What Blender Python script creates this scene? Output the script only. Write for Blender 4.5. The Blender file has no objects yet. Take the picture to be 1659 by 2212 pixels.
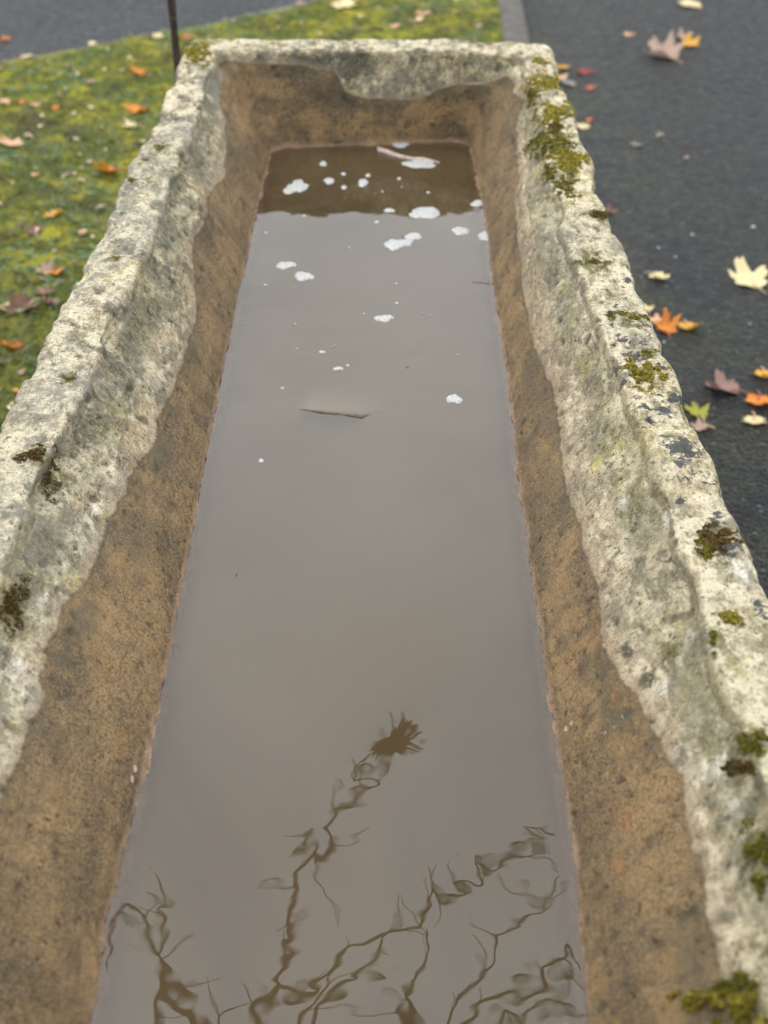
import bpy, math, random
import numpy as np
from mathutils import Vector, Matrix
from mathutils.bvhtree import BVHTree
R = math.radians
S = bpy.context.scene
COL = S.collection
# ------------------------------------------------------------------ camera
WZ = 0.525                       # water level above the ground
CH = 0.875                       # camera above the water
RIM = 0.153                      # rim above the water
FPX = 2949.0; PIT = R(35.6); YAW = R(0.43)
Fv = Vector((-math.sin(YAW)*math.cos(PIT), math.cos(YAW)*math.cos(PIT), -math.sin(PIT)))
Rv = Vector((math.cos(YAW), math.sin(YAW), 0)); Uv = Rv.cross(Fv)
EYE = Vector((0, 0, WZ+CH))
cam = bpy.data.cameras.new('camera'); co = bpy.data.objects.new('camera', cam); COL.objects.link(co)
co.matrix_world = Matrix.Translation(EYE) @ Matrix((Rv, Uv, -Fv)).transposed().to_4x4()
cam.sensor_fit = 'VERTICAL'; cam.sensor_height = 36; cam.sensor_width = 27; cam.lens = 48
cam.clip_start = 0.02; cam.clip_end = 500
cam.dof.use_dof = True; cam.dof.focus_distance = 1.45; cam.dof.aperture_fstop = 5.4
S.camera = co
# ------------------------------------------------------------------ light
SUN_EL, SUN_AZ = R(58), R(-38)   # azimuth from +Y towards +X
w = bpy.data.worlds.new('World'); S.world = w; w.use_nodes = True
nt = w.node_tree; nt.nodes.clear()
def wn(t, **k):
    n = nt.nodes.new(t)
    for a, b in k.items(): setattr(n, a, b)
    return n
sky = wn('ShaderNodeTexSky', sky_type='NISHITA', sun_disc=False, sun_elevation=SUN_EL, sun_rotation=SUN_AZ, air_density=1.0, dust_density=3.0)
hs = wn('ShaderNodeHueSaturation'); hs.inputs['Saturation'].default_value = 0.25
tc = wn('ShaderNodeTexCoord'); sp = wn('ShaderNodeSeparateXYZ')
mr = wn('ShaderNodeMapRange'); mr.inputs[1].default_value = 0; mr.inputs[2].default_value = 1; mr.inputs[3].default_value = 0.70; mr.inputs[4].default_value = 1.75
cn = wn('ShaderNodeTexNoise'); cn.inputs['Scale'].default_value = 2.6; cn.inputs['Detail'].default_value = 5
cr = wn('ShaderNodeMapRange'); cr.inputs[1].default_value = .3; cr.inputs[2].default_value = .7; cr.inputs[3].default_value = 0.80; cr.inputs[4].default_value = 1.18
mu = wn('ShaderNodeMath', operation='MULTIPLY')
cl = wn('ShaderNodeMix', data_type='RGBA', blend_type='MULTIPLY'); cl.inputs[0].default_value = 1; cl.inputs[6].default_value = (18.2, 19.0, 19.8, 1)
mx = wn('ShaderNodeMix', data_type='RGBA'); mx.inputs[0].default_value = 0.85
bg = wn('ShaderNodeBackground'); bg.inputs['Strength'].default_value = 0.127
wo = wn('ShaderNodeOutputWorld')
L = nt.links.new
L(sky.outputs[0], hs.inputs['Color']); L(tc.outputs['Generated'], sp.inputs[0]); L(sp.outputs[2], mr.inputs[0])
L(tc.outputs['Generated'], cn.inputs['Vector']); L(cn.outputs['Fac'], cr.inputs[0]); L(mr.outputs[0], mu.inputs[0]); L(cr.outputs[0], mu.inputs[1])
L(mu.outputs[0], cl.inputs[7]); L(hs.outputs[0], mx.inputs[6]); L(cl.outputs[2], mx.inputs[7]); L(mx.outputs[2], bg.inputs[0]); L(bg.outputs[0], wo.inputs[0])
sd = bpy.data.lights.new('sun', 'SUN'); sd.energy = 1.9; sd.angle = R(10); sd.color = (1, .95, .87)
so = bpy.data.objects.new('sun', sd); COL.objects.link(so)
sdir = Vector((math.sin(SUN_AZ)*math.cos(SUN_EL), math.cos(SUN_AZ)*math.cos(SUN_EL), math.sin(SUN_EL)))
so.rotation_euler = sdir.to_track_quat('Z', 'Y').to_euler()
so.location = sdir*8
S.view_settings.view_transform = 'Standard'; S.view_settings.look = 'None'; S.view_settings.gamma = 1
S.view_settings.exposure = -0.33
S.cycles.max_bounces = 6; S.cycles.transparent_max_bounces = 8
# ------------------------------------------------------------------ helpers
def ray(px, py):                 # viewing direction of a point of the 1659 x 2212 photograph
    return Fv + Rv*((px-829.5)/FPX) + Uv*((1106-py)/FPX)
def at(px, py, z):               # where that line of sight meets the level z
    d = ray(px, py); return EYE + d*((z-EYE.z)/d.z)
def depth(p): return (p-EYE).dot(Fv)
rs = np.random.RandomState(7)
PERM = rs.permutation(512)
GR = rs.normal(size=(512, 3)); GR /= np.linalg.norm(GR, axis=1)[:, None]
def pn(P, sc=1.0, off=0.0):      # gradient noise, about -1..1
    Q = np.asarray(P, float)*sc+off
    i = np.floor(Q).astype(int); f = Q-i; u = f*f*f*(f*(f*6-15)+10)
    out = 0
    for dx in (0, 1):
        for dy in (0, 1):
            for dz in (0, 1):
                h = PERM[(PERM[(PERM[(i[:, 0]+dx) & 511]+i[:, 1]+dy) & 511]+i[:, 2]+dz) & 511]
                g = GR[h]
                dot = g[:, 0]*(f[:, 0]-dx)+g[:, 1]*(f[:, 1]-dy)+g[:, 2]*(f[:, 2]-dz)
                wt = (u[:, 0] if dx else 1-u[:, 0])*(u[:, 1] if dy else 1-u[:, 1])*(u[:, 2] if dz else 1-u[:, 2])
                out = out+dot*wt
    return out*1.6
def fbm(P, sc, o=4, off=0.0, r=.5):
    s = 0; a = 1
    for k in range(o):
        s = s+a*pn(P, sc*2**k, off+k*17.3); a *= r
    return s
def mesh_obj(name, V, Fc, mat=None, parent=None, smooth=True, attrs=None):
    me = bpy.data.meshes.new(name)
    V = np.asarray(V, float)
    if isinstance(Fc, np.ndarray):
        k = Fc.shape[1]; n = len(Fc)
        me.vertices.add(len(V)); me.vertices.foreach_set('co', V.ravel())
        me.loops.add(n*k); me.loops.foreach_set('vertex_index', Fc.ravel().astype(np.int32))
        me.polygons.add(n); me.polygons.foreach_set('loop_start', np.arange(0, n*k, k, dtype=np.int32))
        me.update(calc_edges=True)
    else:
        me.from_pydata(V.tolist(), [], Fc)
    me.polygons.foreach_set('use_smooth', [smooth]*len(me.polygons))
    for a, d in (attrs or {}).items():
        at_ = me.attributes.new(a, 'FLOAT', 'POINT'); at_.data.foreach_set('value', np.asarray(d, np.float32))
    me.update()
    o = bpy.data.objects.new(name, me); COL.objects.link(o)
    if mat: me.materials.append(mat)
    if parent: o.parent = parent
    return o
def tag(o, label, cat, group=None):
    o['label'] = label; o['category'] = cat
    if group: o['group'] = group
    return o
def structure(o): o['kind'] = 'structure'; return o
def grid_faces(nu, nv, closed_u=False):
    iu = np.arange(nu if closed_u else nu-1); iv = np.arange(nv-1)
    a, b = np.meshgrid(iu, iv, indexing='ij'); a = a.ravel(); b = b.ravel(); a2 = (a+1) % nu
    return np.stack([a*nv+b, a2*nv+b, a2*nv+b+1, a*nv+b+1], 1)
class NB:                        # node material builder
    def __init__(s, name):
        s.m = bpy.data.materials.new(name); s.m.use_nodes = True; s.t = s.m.node_tree; s.t.nodes.clear()
        s.out = s.t.nodes.new('ShaderNodeOutputMaterial')
        s.co = s.t.nodes.new('ShaderNodeTexCoord').outputs['Object']
    def n(s, t, inp=None, **k):
        n = s.t.nodes.new(t)
        for a, b in k.items(): setattr(n, a, b)
        for a, b in (inp or {}).items(): s.set(n.inputs[a], b)
        return n
    def set(s, sock, v):
        if isinstance(v, bpy.types.NodeSocket): s.t.links.new(v, sock)
        elif isinstance(v, tuple) and len(v) == 3 and sock.type == 'RGBA': sock.default_value = (*v, 1)
        else: sock.default_value = v
    def noise(s, sc, det=4, rough=.55, vec=None, dist=0, col=False):
        n = s.n('ShaderNodeTexNoise', {'Scale': sc, 'Detail': det, 'Roughness': rough, 'Distortion': dist, 'Vector': vec or s.co})
        return n.outputs['Color' if col else 'Fac']
    def vor(s, sc, vec=None, feature='F1', out='Distance', rnd=1.0):
        return s.n('ShaderNodeTexVoronoi', {'Scale': sc, 'Vector': vec or s.co, 'Randomness': rnd}, feature=feature).outputs[out]
    def mr(s, v, a, b, c=0., d=1., smooth=True):
        n = s.n('ShaderNodeMapRange', {0: v, 1: a, 2: b, 3: c, 4: d}, interpolation_type='SMOOTHSTEP' if smooth else 'LINEAR'); return n.outputs[0]
    def mix(s, f, a, b, mode='MIX'):
        n = s.n('ShaderNodeMix', {0: f, 6: a, 7: b}, data_type='RGBA', blend_type=mode); return n.outputs[2]
    def m2(s, op, a, b=0., c=0.):
        n = s.n('ShaderNodeMath', {0: a, 1: b, 2: c}, operation=op); return n.outputs[0]
    def attr(s, name): return s.n('ShaderNodeAttribute', attribute_name=name).outputs['Fac']
    def scale(s, v, vec=None):
        n = s.n('ShaderNodeMapping', {'Vector': vec or s.co}); n.inputs['Scale'].default_value = v; return n.outputs[0]
    def bump(s, h, dist, strength=1., nrm=None):
        i = {'Height': h, 'Distance': dist, 'Strength': strength}
        if nrm: i['Normal'] = nrm
        return s.n('ShaderNodeBump', i).outputs[0]
    def prin(s, col, rough=.8, nrm=None, spec=.5, **k):
        i = {'Base Color': col, 'Roughness': rough, 'Specular IOR Level': spec}
        if nrm: i['Normal'] = nrm
        i.update(k)
        p = s.n('ShaderNodeBsdfPrincipled', i); s.t.links.new(p.outputs[0], s.out.inputs[0]); return p
# ------------------------------------------------------------------ materials
def m_stone():
    b = NB('weathered_limestone')
    wet, lich, zone, sil = b.attr('wet'), b.attr('lichen'), b.attr('zone'), b.attr('depthz')
    nz = b.n('ShaderNodeSeparateXYZ', {0: b.n('ShaderNodeNewGeometry').outputs['Normal']}).outputs[2]
    big = b.noise(7, 5, .6); mid = b.noise(26, 6, .65); fine = b.noise(130, 5, .7); grain = b.noise(520, 3, .7)
    # dry stone
    dk, ye, wh, og, prof = b.attr('dark'), b.attr('yel'), b.attr('whi'), b.attr('ora'), b.attr('prof')
    st = b.noise(70, 6, .7, b.scale((1.5, .45, 1.)), .4)
    mot = b.noise(17, 8, .72, dist=.5)
    c = b.mix(b.mr(st, .36, .64), (.20, .175, .115), (.56, .485, .335))
    c = b.mix(b.mr(big, .47, .62, 0, .6), c, (.38, .335, .15))
    c = b.mix(b.m2('MULTIPLY', b.mr(prof, .3, .75), b.mr(mid, .3, .5, .25, .75)), c, (.43, .335, .23))       # cleaner pinkish stone low down
    gm = b.m2('MULTIPLY', b.mr(mot, .44, .56), b.mr(zone, .0, 1., .45, 1.))
    c = b.mix(b.m2('MULTIPLY', gm, .8), c, b.mix(b.mr(fine, .4, .6), (.075, .073, .055), (.22, .21, .17)))
    c = b.mix(b.m2('MULTIPLY', b.mr(b.m2('ADD', ye, b.m2('MULTIPLY', b.m2('SUBTRACT', mid, .5), 1.6)), .2, .65), .85), c, b.mix(b.mr(fine, .42, .6), (.52, .45, .17), (.30, .28, .13)))
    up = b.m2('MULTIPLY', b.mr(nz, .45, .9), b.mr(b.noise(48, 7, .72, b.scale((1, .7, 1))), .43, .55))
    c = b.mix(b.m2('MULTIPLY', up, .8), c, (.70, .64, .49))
    c = b.mix(b.mr(b.m2('ADD', wh, b.m2('MULTIPLY', b.m2('SUBTRACT', st, .5), 2.)), .4, .75, 0, .85), c, (.75, .73, .66))
    c = b.mix(b.mr(b.m2('ADD', dk, b.m2('MULTIPLY', b.m2('SUBTRACT', b.noise(60, 7, .75), .5), 2.4)), .22, .62, 0, .9), c, (.055, .055, .040))
    bandd = b.m2('MULTIPLY', b.m2('MULTIPLY', b.mr(prof, .01, .07), b.mr(prof, .30, .60, 1, 0)), b.m2('MULTIPLY', b.mr(b.noise(13, 7, .75, b.scale((1, .8, .6)), .6), .38, .56), b.mr(zone, .3, 1., .5, .85)))
    c = b.mix(bandd, c, b.mix(b.mr(fine, .4, .6), (.07, .068, .042), (.22, .205, .13)))
    c = b.mix(b.mr(fine, .54, .66, 0, .85), c, (.095, .085, .06))
    c = b.mix(b.mr(grain, .53, .64, 0, .6), c, (.13, .11, .075))
    c = b.mix(b.mr(b.noise(300, 2, .6), .56, .66, 0, .22), c, (.72, .66, .54))
    c = b.mix(b.mr(b.noise(80, 5, .7, b.scale((1, .8, 1))), .62, .66, 0, .85), c, (.05, .042, .022))
    pit = b.attr('pit')
    c = b.mix(b.mr(b.m2('ADD', pit, b.m2('MULTIPLY', b.m2('SUBTRACT', mot, .5), 1.8)), .35, .9, 0, .7), c, (.085, .08, .055))  # pits painted darker, dirt colour that also stands for shade in the hollows
    c = b.mix(b.mr(b.noise(170, 6, .8), .54, .63, 0, .65), c, (.065, .06, .042))
    c = b.mix(1., c, (.90, .865, .80), 'MULTIPLY')
    gr = b.mr(b.noise(6.5, 6, .7, b.scale((1, .6, 1)), .8), .47, .60)
    c = b.mix(b.m2('MULTIPLY', gr, b.m2('MULTIPLY', b.mr(zone, .2, 1., .35, .8), b.mr(b.noise(120, 5, .75), .35, .6))), c, (.17, .165, .14))
    mst = b.m2('ADD', b.attr('mossy'), b.m2('MULTIPLY', b.m2('SUBTRACT', b.noise(85, 6, .75, dist=.8), .5), 2.2))
    c = b.mix(b.mr(mst, .38, .72, 0, .9), c, b.mix(b.mr(fine, .42, .6), (.14, .125, .03), (.05, .042, .018)))
    # black lichen rosettes
    lv = b.m2('ADD', lich, b.m2('MULTIPLY', b.m2('SUBTRACT', b.noise(95, 5, .65, dist=1.2), .5), 1.5))
    lv2 = b.mr(lv, .62, .68)
    c = b.mix(b.m2('MULTIPLY', lv2, .93), c, b.mix(b.mr(grain, .45, .7), (.030, .032, .036), (.075, .078, .085)))
    # wet stone
    wc = b.mix(b.mr(b.noise(9, 4, .6), .35, .65), (.215, .145, .073), (.285, .175, .078))
    wc = b.mix(b.mr(b.m2('ADD', og, b.m2('MULTIPLY', b.m2('SUBTRACT', mid, .5), 1.4)), .3, .9, 0, .8), wc, (.42, .19, .055))
    wc = b.mix(b.mr(b.noise(33, 7, .75), .43, .62, 0, .8), wc, (.115, .08, .045))
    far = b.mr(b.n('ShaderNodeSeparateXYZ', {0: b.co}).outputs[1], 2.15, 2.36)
    wc = b.mix(b.m2('MULTIPLY', far, b.mr(b.noise(12, 6, .7, b.scale((1, 1, 1.6))), .38, .58, .4, .95)), wc, (.090, .066, .042))  # far end painted darker: brown stain with the end wall's shade in it
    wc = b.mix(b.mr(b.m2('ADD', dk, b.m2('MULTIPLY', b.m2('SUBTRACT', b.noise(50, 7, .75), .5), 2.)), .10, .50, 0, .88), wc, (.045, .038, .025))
    wc = b.mix(b.mr(b.noise(6, 6, .65, b.scale((1.6, .7, 2.6)), .8), .40, .60, 0, .75), wc, (.36, .225, .10))
    wc = b.mix(b.mr(b.noise(4.2, 5, .65, b.scale((1., .8, 1.)), 1.), .47, .62, 0, .6), wc, (.12, .085, .045))
    strk = b.noise(22, 6, .7, b.scale((1., 2.2, .5)), .5)
    wc = b.mix(b.mr(strk, .50, .64, 0, .55), wc, (.105, .08, .05))
    wc = b.mix(b.m2('MULTIPLY', b.mr(b.noise(360, 3, .8), .48, .60, 0, .8), b.mr(b.noise(8, 5, .7), .36, .58, .45, 1.)), wc, (.045, .030, .017))
    wc = b.mix(b.mr(b.noise(480, 2, .7), .54, .64, 0, .45), wc, (.44, .32, .18))
    wc = b.mix(b.mr(b.noise(75, 5, .75), .62, .67, 0, .9), wc, (.03, .023, .015))
    wc = b.mix(b.mr(b.attr('pit'), .3, .9, 0, .6), wc, (.06, .045, .028))  # hollow shade and dirt put into the wet colour too
    wc = b.mix(1., wc, (.80, .80, .76), 'MULTIPLY')
    band = b.m2('MULTIPLY', b.mr(b.m2('ABSOLUTE', b.m2('SUBTRACT', wet, .012)), .0, .022, 1, 0), b.mr(b.noise(14, 5, .6), .45, .6))
    wc = b.mix(b.m2('MULTIPLY', band, .6), wc, (.065, .058, .035))
    tide = b.mr(b.m2('ABSOLUTE', b.m2('ADD', sil, b.m2('MULTIPLY', b.m2('SUBTRACT', mid, .5), .016))), .002, .010, 1, 0)
    wc = b.mix(b.m2('MULTIPLY', tide, .5), wc, (.38, .25, .165))
    wc = b.mix(b.mr(sil, -.010, .000, 1, 0), wc, (.58, .42, .29))
    wc = b.mix(b.mr(b.m2('ADD', wh, b.m2('MULTIPLY', b.m2('SUBTRACT', fine, .5), 2.5)), .85, 1.15, 0, .7), wc, (.55, .45, .36))
    edge = b.m2('ADD', wet, b.m2('MULTIPLY', b.m2('SUBTRACT', b.noise(24, 8, .68), .5), .016))
    wf = b.mr(edge, -.0013, .0016)
    c = b.mix(b.m2('MULTIPLY', b.mr(edge, -.011, -.0005), .5), c, (.24, .18, .115))
    wc = b.mix(b.mr(edge, .0, .006, .45, 0), wc, (.07, .055, .035))
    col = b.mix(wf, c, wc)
    h = b.m2('ADD', b.m2('MULTIPLY', fine, .7), b.m2('ADD', b.m2('MULTIPLY', grain, .5), b.m2('MULTIPLY', st, .8)))
    nr = b.bump(h, .0032, 1.)
    b.prin(col, b.mix(wf, (.92,)*3, (.62,)*3), nr, .3)
    return b.m
def m_water():
    b = NB('murky_water')
    dep = b.attr('depth')
    alpha = b.mr(b.m2('SUBTRACT', 1., b.m2('POWER', 2.718, b.m2('MULTIPLY', dep, -52.))), 0, 1, .05, 1, False)
    n1 = b.noise(3.2, 3, .5, b.scale((1, .6, 1)), 0.8)
    murk = b.mix(b.mr(n1, .35, .65), (.042, .028, .013), (.058, .041, .021))
    murk = b.mix(b.mr(b.attr('silt'), 0, 1, 0, .55), murk, (.125, .092, .058))
    murk = b.mix(b.mr(b.attr('silt'), -.05, -.6, 0, .8), murk, (.020, .018, .013))  # negative values paint the dark shadow in front of the slab
    r1 = b.noise(13, 1, .4, b.scale((1, .75, 1)), .35); r2 = b.noise(34, 1, .4)
    nr = b.bump(b.m2('ADD', r1, b.m2('MULTIPLY', r2, .22)), .0009, 1.)
    fr = b.n('ShaderNodeFresnel', {'IOR': 1.55}).outputs[0]
    gl = b.n('ShaderNodeBsdfGlossy', {'Color': (1, 1, 1), 'Roughness': .0, 'Normal': nr}).outputs[0]
    df = b.n('ShaderNodeBsdfDiffuse', {'Color': murk}).outputs[0]
    tr = b.n('ShaderNodeBsdfTransparent', {'Color': (.86, .80, .72)}).outputs[0]
    body = b.n('ShaderNodeMixShader', {0: alpha, 1: tr, 2: df}).outputs[0]
    o = b.n('ShaderNodeMixShader', {0: fr, 1: body, 2: gl}).outputs[0]
    b.t.links.new(o, b.out.inputs[0]); return b.m
def m_tarmac(name, lo, hi, moss):
    b = NB(name)
    v = b.vor(120); vc = b.vor(120, out='Color'); big = b.noise(2.2, 4, .6)
    gx = b.n('ShaderNodeSeparateColor', {0: vc}).outputs[0]
    c = b.mix(gx, lo, hi)
    c = b.mix(b.mr(gx, .965, .98, 0, .6), c, (.16, .16, .155))
    c = b.mix(b.mr(b.noise(1.1, 4, .6, None, 1.), .42, .62, 0, .6), c, (.014, .015, .018))
    c = b.mix(b.mr(b.m2('ADD', v, b.m2('MULTIPLY', b.noise(60), .3)), .55, .85), c, (.006, .006, .006))
    c = b.mix(b.mr(big, .5, .7, 0, .35), c, (.02, .021, .022))
    if moss:
        px = b.n('ShaderNodeSeparateXYZ', {0: b.co}).outputs[0]
        mm = b.m2('MULTIPLY', b.mr(px, .35, 1.2, 1, .05), b.m2('MULTIPLY', b.mr(b.noise(70, 4, .7), .47, .57), b.mr(b.noise(5, 3, .6), .40, .55)))
        c = b.mix(b.m2('MULTIPLY', mm, .75), c, (.050, .056, .014))
    h = b.m2('ADD', b.m2('MULTIPLY', b.mr(v, .2, .9, 1, 0), 1.), b.m2('MULTIPLY', b.noise(400, 3), .35))
    nr = b.bump(h, .009, 1.)
    b.prin(c, b.mr(b.noise(30), .3, .7, .5, .7), nr, .30); return b.m
def m_bank():
    b = NB('mossy_turf')
    n1 = b.noise(3.5, 5, .6); n2 = b.noise(16, 6, .7); n3 = b.noise(110, 5, .75); n4 = b.noise(8, 4, .6, b.scale((1, 1, 1)), .5)
    yy = b.mr(b.n('ShaderNodeSeparateXYZ', {0: b.co}).outputs[1], 1.9, 3.0)
    c = b.mix(b.mr(n2, .35, .62), (.075, .085, .017), b.mix(yy, (.19, .185, .030), (.33, .305, .034)))
    c = b.mix(b.mr(n4, .46, .60, 0, .8), c, (.055, .085, .022))
    c = b.mix(b.mr(b.m2('ADD', n1, b.mr(b.n('ShaderNodeSeparateXYZ', {0: b.co}).outputs[1], 1.6, 3.0, .09, -.02)), .50, .62, 0, .9), c, (.060, .058, .028))
    c = b.mix(b.mr(b.noise(20, 6, .75), .54, .62, 0, .85), c, (.045, .036, .022))
    c = b.mix(b.mr(b.noise(38, 5, .75, None, .5), .60, .66, 0, .7), c, (.17, .19, .11))
    c = b.mix(b.mr(n3, .5, .64, 0, .7), c, (.02, .024, .008))
    c = b.mix(b.mr(b.attr('edge'), .2, 1.), b.mix(b.mr(n3, .4, .6), (.12, .11, .09), (.26, .25, .22)), c)
    nr = b.bump(b.m2('ADD', n3, n2), .012, 1.)
    b.prin(c, .95, nr, .15); return b.m
def m_attrcol(name, lo, hi, rough=.7, noise=None, spec=.3, dark=None, sss=False):
    b = NB(name)
    c = b.mix(b.attr('rnd'), lo, hi)
    if dark: c = b.mix(b.mr(b.attr('rnd2'), .55, .8, 0, .9), c, dark)
    p = b.prin(c, rough, None, spec)
    if sss:
        t = b.n('ShaderNodeBsdfTranslucent', {'Color': c}).outputs[0]
        ms = b.n('ShaderNodeMixShader', {0: .3, 1: p.outputs[0], 2: t}).outputs[0]; b.t.links.new(ms, b.out.inputs[0])
    return b.m
def m_leaf(name, base, blotch, vein, amt=.5):
    b = NB(name)
    c = b.mix(b.mr(b.noise(35, 5, .65), .48-.1*amt, .68, 0, .9*amt), base, blotch)
    c = b.mix(b.mr(b.noise(160, 3, .6), .62, .68, 0, .7), c, tuple(x*.35 for x in blotch))
    c = b.mix(b.m2('MULTIPLY', b.attr('vein'), .65), c, vein)
    nr = b.bump(b.m2('ADD', b.noise(90, 4), b.m2('MULTIPLY', b.attr('vein'), .6)), .0015, .8)
    p = b.prin(c, .55, nr, .35)
    t = b.n('ShaderNodeBsdfTranslucent', {'Color': c}).outputs[0]
    ms = b.n('ShaderNodeMixShader', {0: .25, 1: p.outputs[0], 2: t}).outputs[0]; b.t.links.new(ms, b.out.inputs[0])
    return b.m
def m_simple(name, c1, c2, sc, rough=.7, bd=.001, spec=.4):
    b = NB(name); n = b.noise(sc, 5, .65)
    b.prin(b.mix(b.mr(n, .4, .62), c1, c2), rough, b.bump(n, bd, .8), spec); return b.m
def m_foam():
    b = NB('foam')
    v = b.vor(480); n = b.noise(150, 4, .6)
    c = b.mix(b.mr(v, .32, .62, 0, .8), (.44, .44, .435), (.17, .17, .16))
    c = b.mix(b.mr(n, .60, .66, 0, .6), c, (.33, .32, .31))
    b.prin(c, .45, b.bump(v, .0004, .8), .4); return b.m
STONE = m_stone()
# ------------------------------------------------------------------ trough
LW = [(.40, -.214), (.585, -.215), (.671, -.218), (.815, -.215), (1.10, -.213), (1.25, -.216), (1.57, -.219), (1.77, -.219), (2.01, -.217), (2.15, -.215), (2.33, -.214)]
RW = [(.40, .141), (.588, .142), (.673, .146), (.742, .149), (.945, .147), (1.09, .143), (1.25, .143), (1.42, .145), (1.62, .146), (1.81, .144), (2.01, .143), (2.15, .139), (2.33, .133)]
LC = [(.40, -.337), (.90, -.333), (1.0, -.331), (1.128, -.326), (1.236, -.317), (1.37, -.314), (1.487, -.305), (1.66, -.303), (1.84, -.300), (2.0, -.298), (2.27, -.299), (2.37, -.298)]
RC = [(.40, .266), (.654, .262), (.77, .254), (.913, .250), (1.03, .248), (1.13, .244), (1.25, .239), (1.37, .230), (1.516, .220), (1.65, .216), (1.81, .215), (2.0, .221), (2.16, .219), (2.37, .210)]
LO = [(.30, -.415), (.80, -.405), (1.15, -.392), (1.37, -.386), (1.59, -.378), (1.8, -.374), (1.91, -.366), (2.1, -.362), (2.27, -.358), (2.44, -.352)]
RO = [(.30, .345), (.6, .330), (.889, .315), (1.0, .311), (1.12, .308), (1.31, .297), (1.467, .292), (1.65, .285), (1.83, .280), (2.05, .277), (2.23, .275), (2.44, .274)]
WETL = [(2.35, .143), (2.246, .122), (2.076, .091), (1.976, .085), (1.864, .095), (1.793, .097), (1.723, .094), (1.634, .082), (1.539, .064), (1.458, .069), (1.382, .068), (1.3, .074), (1.261, .071), (1.181, .085), (1.13, .085), (1.077, .089), (1.03, .096), (.97, .099), (.896, .107), (.823, .1), (.723, .108), (.4, .11)][::-1]
WETR = [(2.3, .118), (2.187, .12), (2.064, .089), (1.923, .079), (1.79, .079), (1.615, .066), (1.519, .063), (1.416, .069), (1.323, .074), (1.234, .07), (1.147, .07), (1.069, .075), (.99, .081), (.925, .08), (.84, .098), (.767, .112), (.727, .118), (.669, .112), (.571, .119), (.4, .12)][::-1]
WETF = [(-.31, .140), (-.24, .132), (-.16, .128), (-.10, .118), (-.085, .088), (-.05, .076), (.03, .072), (.06, .080), (.08, .090), (.12, .096), (.16, .098), (.24, .112)]
NEAR_C, NEAR_W, NEAR_O = .468, .515, .37
def ip(T, v): a = np.array(T); return np.interp(v, a[:, 0], a[:, 1])
NS, NF, NC = 760, 150, 12        # samples on a long side, an end, a corner
def loop(Lx, Rx, yn, yf0, yfs, r):
    # counter: left side near->far, corner, far side left->right, corner, right side far->near, corner, near side, corner
    P = []
    yl = yf0+yfs*(-.3); yr = yf0+yfs*.25
    for y in np.linspace(yn+r, yl-r, NS): P.append((ip(Lx, y), y))
    cx, cy = ip(Lx, yl-r)+r, yl-r
    for a in np.linspace(math.pi, math.pi/2, NC+2)[1:-1]: P.append((cx+r*math.cos(a), cy+r*math.sin(a)))
    x0, x1 = cx, ip(Rx, yr-r)-r
    for x in np.linspace(x0, x1, NF): P.append((x, yf0+yfs*x if False else yl+(yr-yl)*(x-x0)/(x1-x0)))
    cx, cy = x1, yr-r
    for a in np.linspace(math.pi/2, 0, NC+2)[1:-1]: P.append((cx+r*math.cos(a), cy+r*math.sin(a)))
    for y in np.linspace(yr-r, yn+r, NS): P.append((ip(Rx, y), y))
    cx, cy = ip(Rx, yn+r)-r, yn+r
    for a in np.linspace(0, -math.pi/2, NC+2)[1:-1]: P.append((cx+r*math.cos(a), cy+r*math.sin(a)))
    x1 = ip(Lx, yn+r)+r
    for x in np.linspace(cx, x1, NF): P.append((x, yn))
    for a in np.linspace(-math.pi/2, -math.pi, NC+2)[1:-1]: P.append((x1+r*math.cos(a), yn+r+r*math.sin(a)))
    return np.array(P)
OUT = loop(LO, RO, NEAR_O, 2.438, .0, .028)
CRE = loop(LC, RC, NEAR_C, 2.372, .01, .035)
WAT = loop(LW, RW, NEAR_W, 2.335, .06, .035)
FLO = loop([(.3, -.17), (2.5, -.17)], [(.3, .10), (2.5, .10)], .56, 2.27, .03, .03)
NU = len(OUT)
rows = []                        # (blend list, z) per row
def rim_z(y, side): return RIM
lz = []
def row(A, B, t, z): rows.append(A*(1-t)+B*t); lz.append(z)
for k in range(22): t = k/22; row(OUT*[1, 1], OUT, 1, -WZ+(WZ+RIM-.012)*t)
for k in range(7):               # outer shoulder
    a = k/7*math.pi/2; e = .012; row(OUT, CRE, (1-math.cos(a))*.13, RIM-e+e*math.sin(a))
for k in range(26): t = .13+.72*k/26; row(OUT, CRE, t, RIM)
for k in range(9):               # inner shoulder
    a = k/9*math.pi/2; row(OUT, CRE, .85+.15*math.sin(a), RIM-.014*(1-math.cos(a)))
for k in range(66):
    t = k/66; z = (RIM-.014)*(1-t); g = (z/(RIM-.014))**1.3; row(WAT, CRE, g, z)
for k in range(26): t = k/26; row(WAT, FLO, t*.75, -.13*t**1.5)
for k in range(6): t = k/5; row(WAT, FLO, .75+.25*t, -.13-.02*t)
NV = len(rows)
XY = np.stack(rows, 1)           # NU x NV x 2
Z = np.broadcast_to(np.array(lz), (NU, NV)).copy()
P = np.concatenate([XY, Z[..., None]], 2)
side = np.zeros(NU, int)         # 0 left 1 far 2 right 3 near
i0 = NS+NC//2; i1 = i0+NF+NC; i2 = i1+NS+NC
side[i0:i1] = 1; side[i1:i2] = 2; side[i2:] = 3
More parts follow.
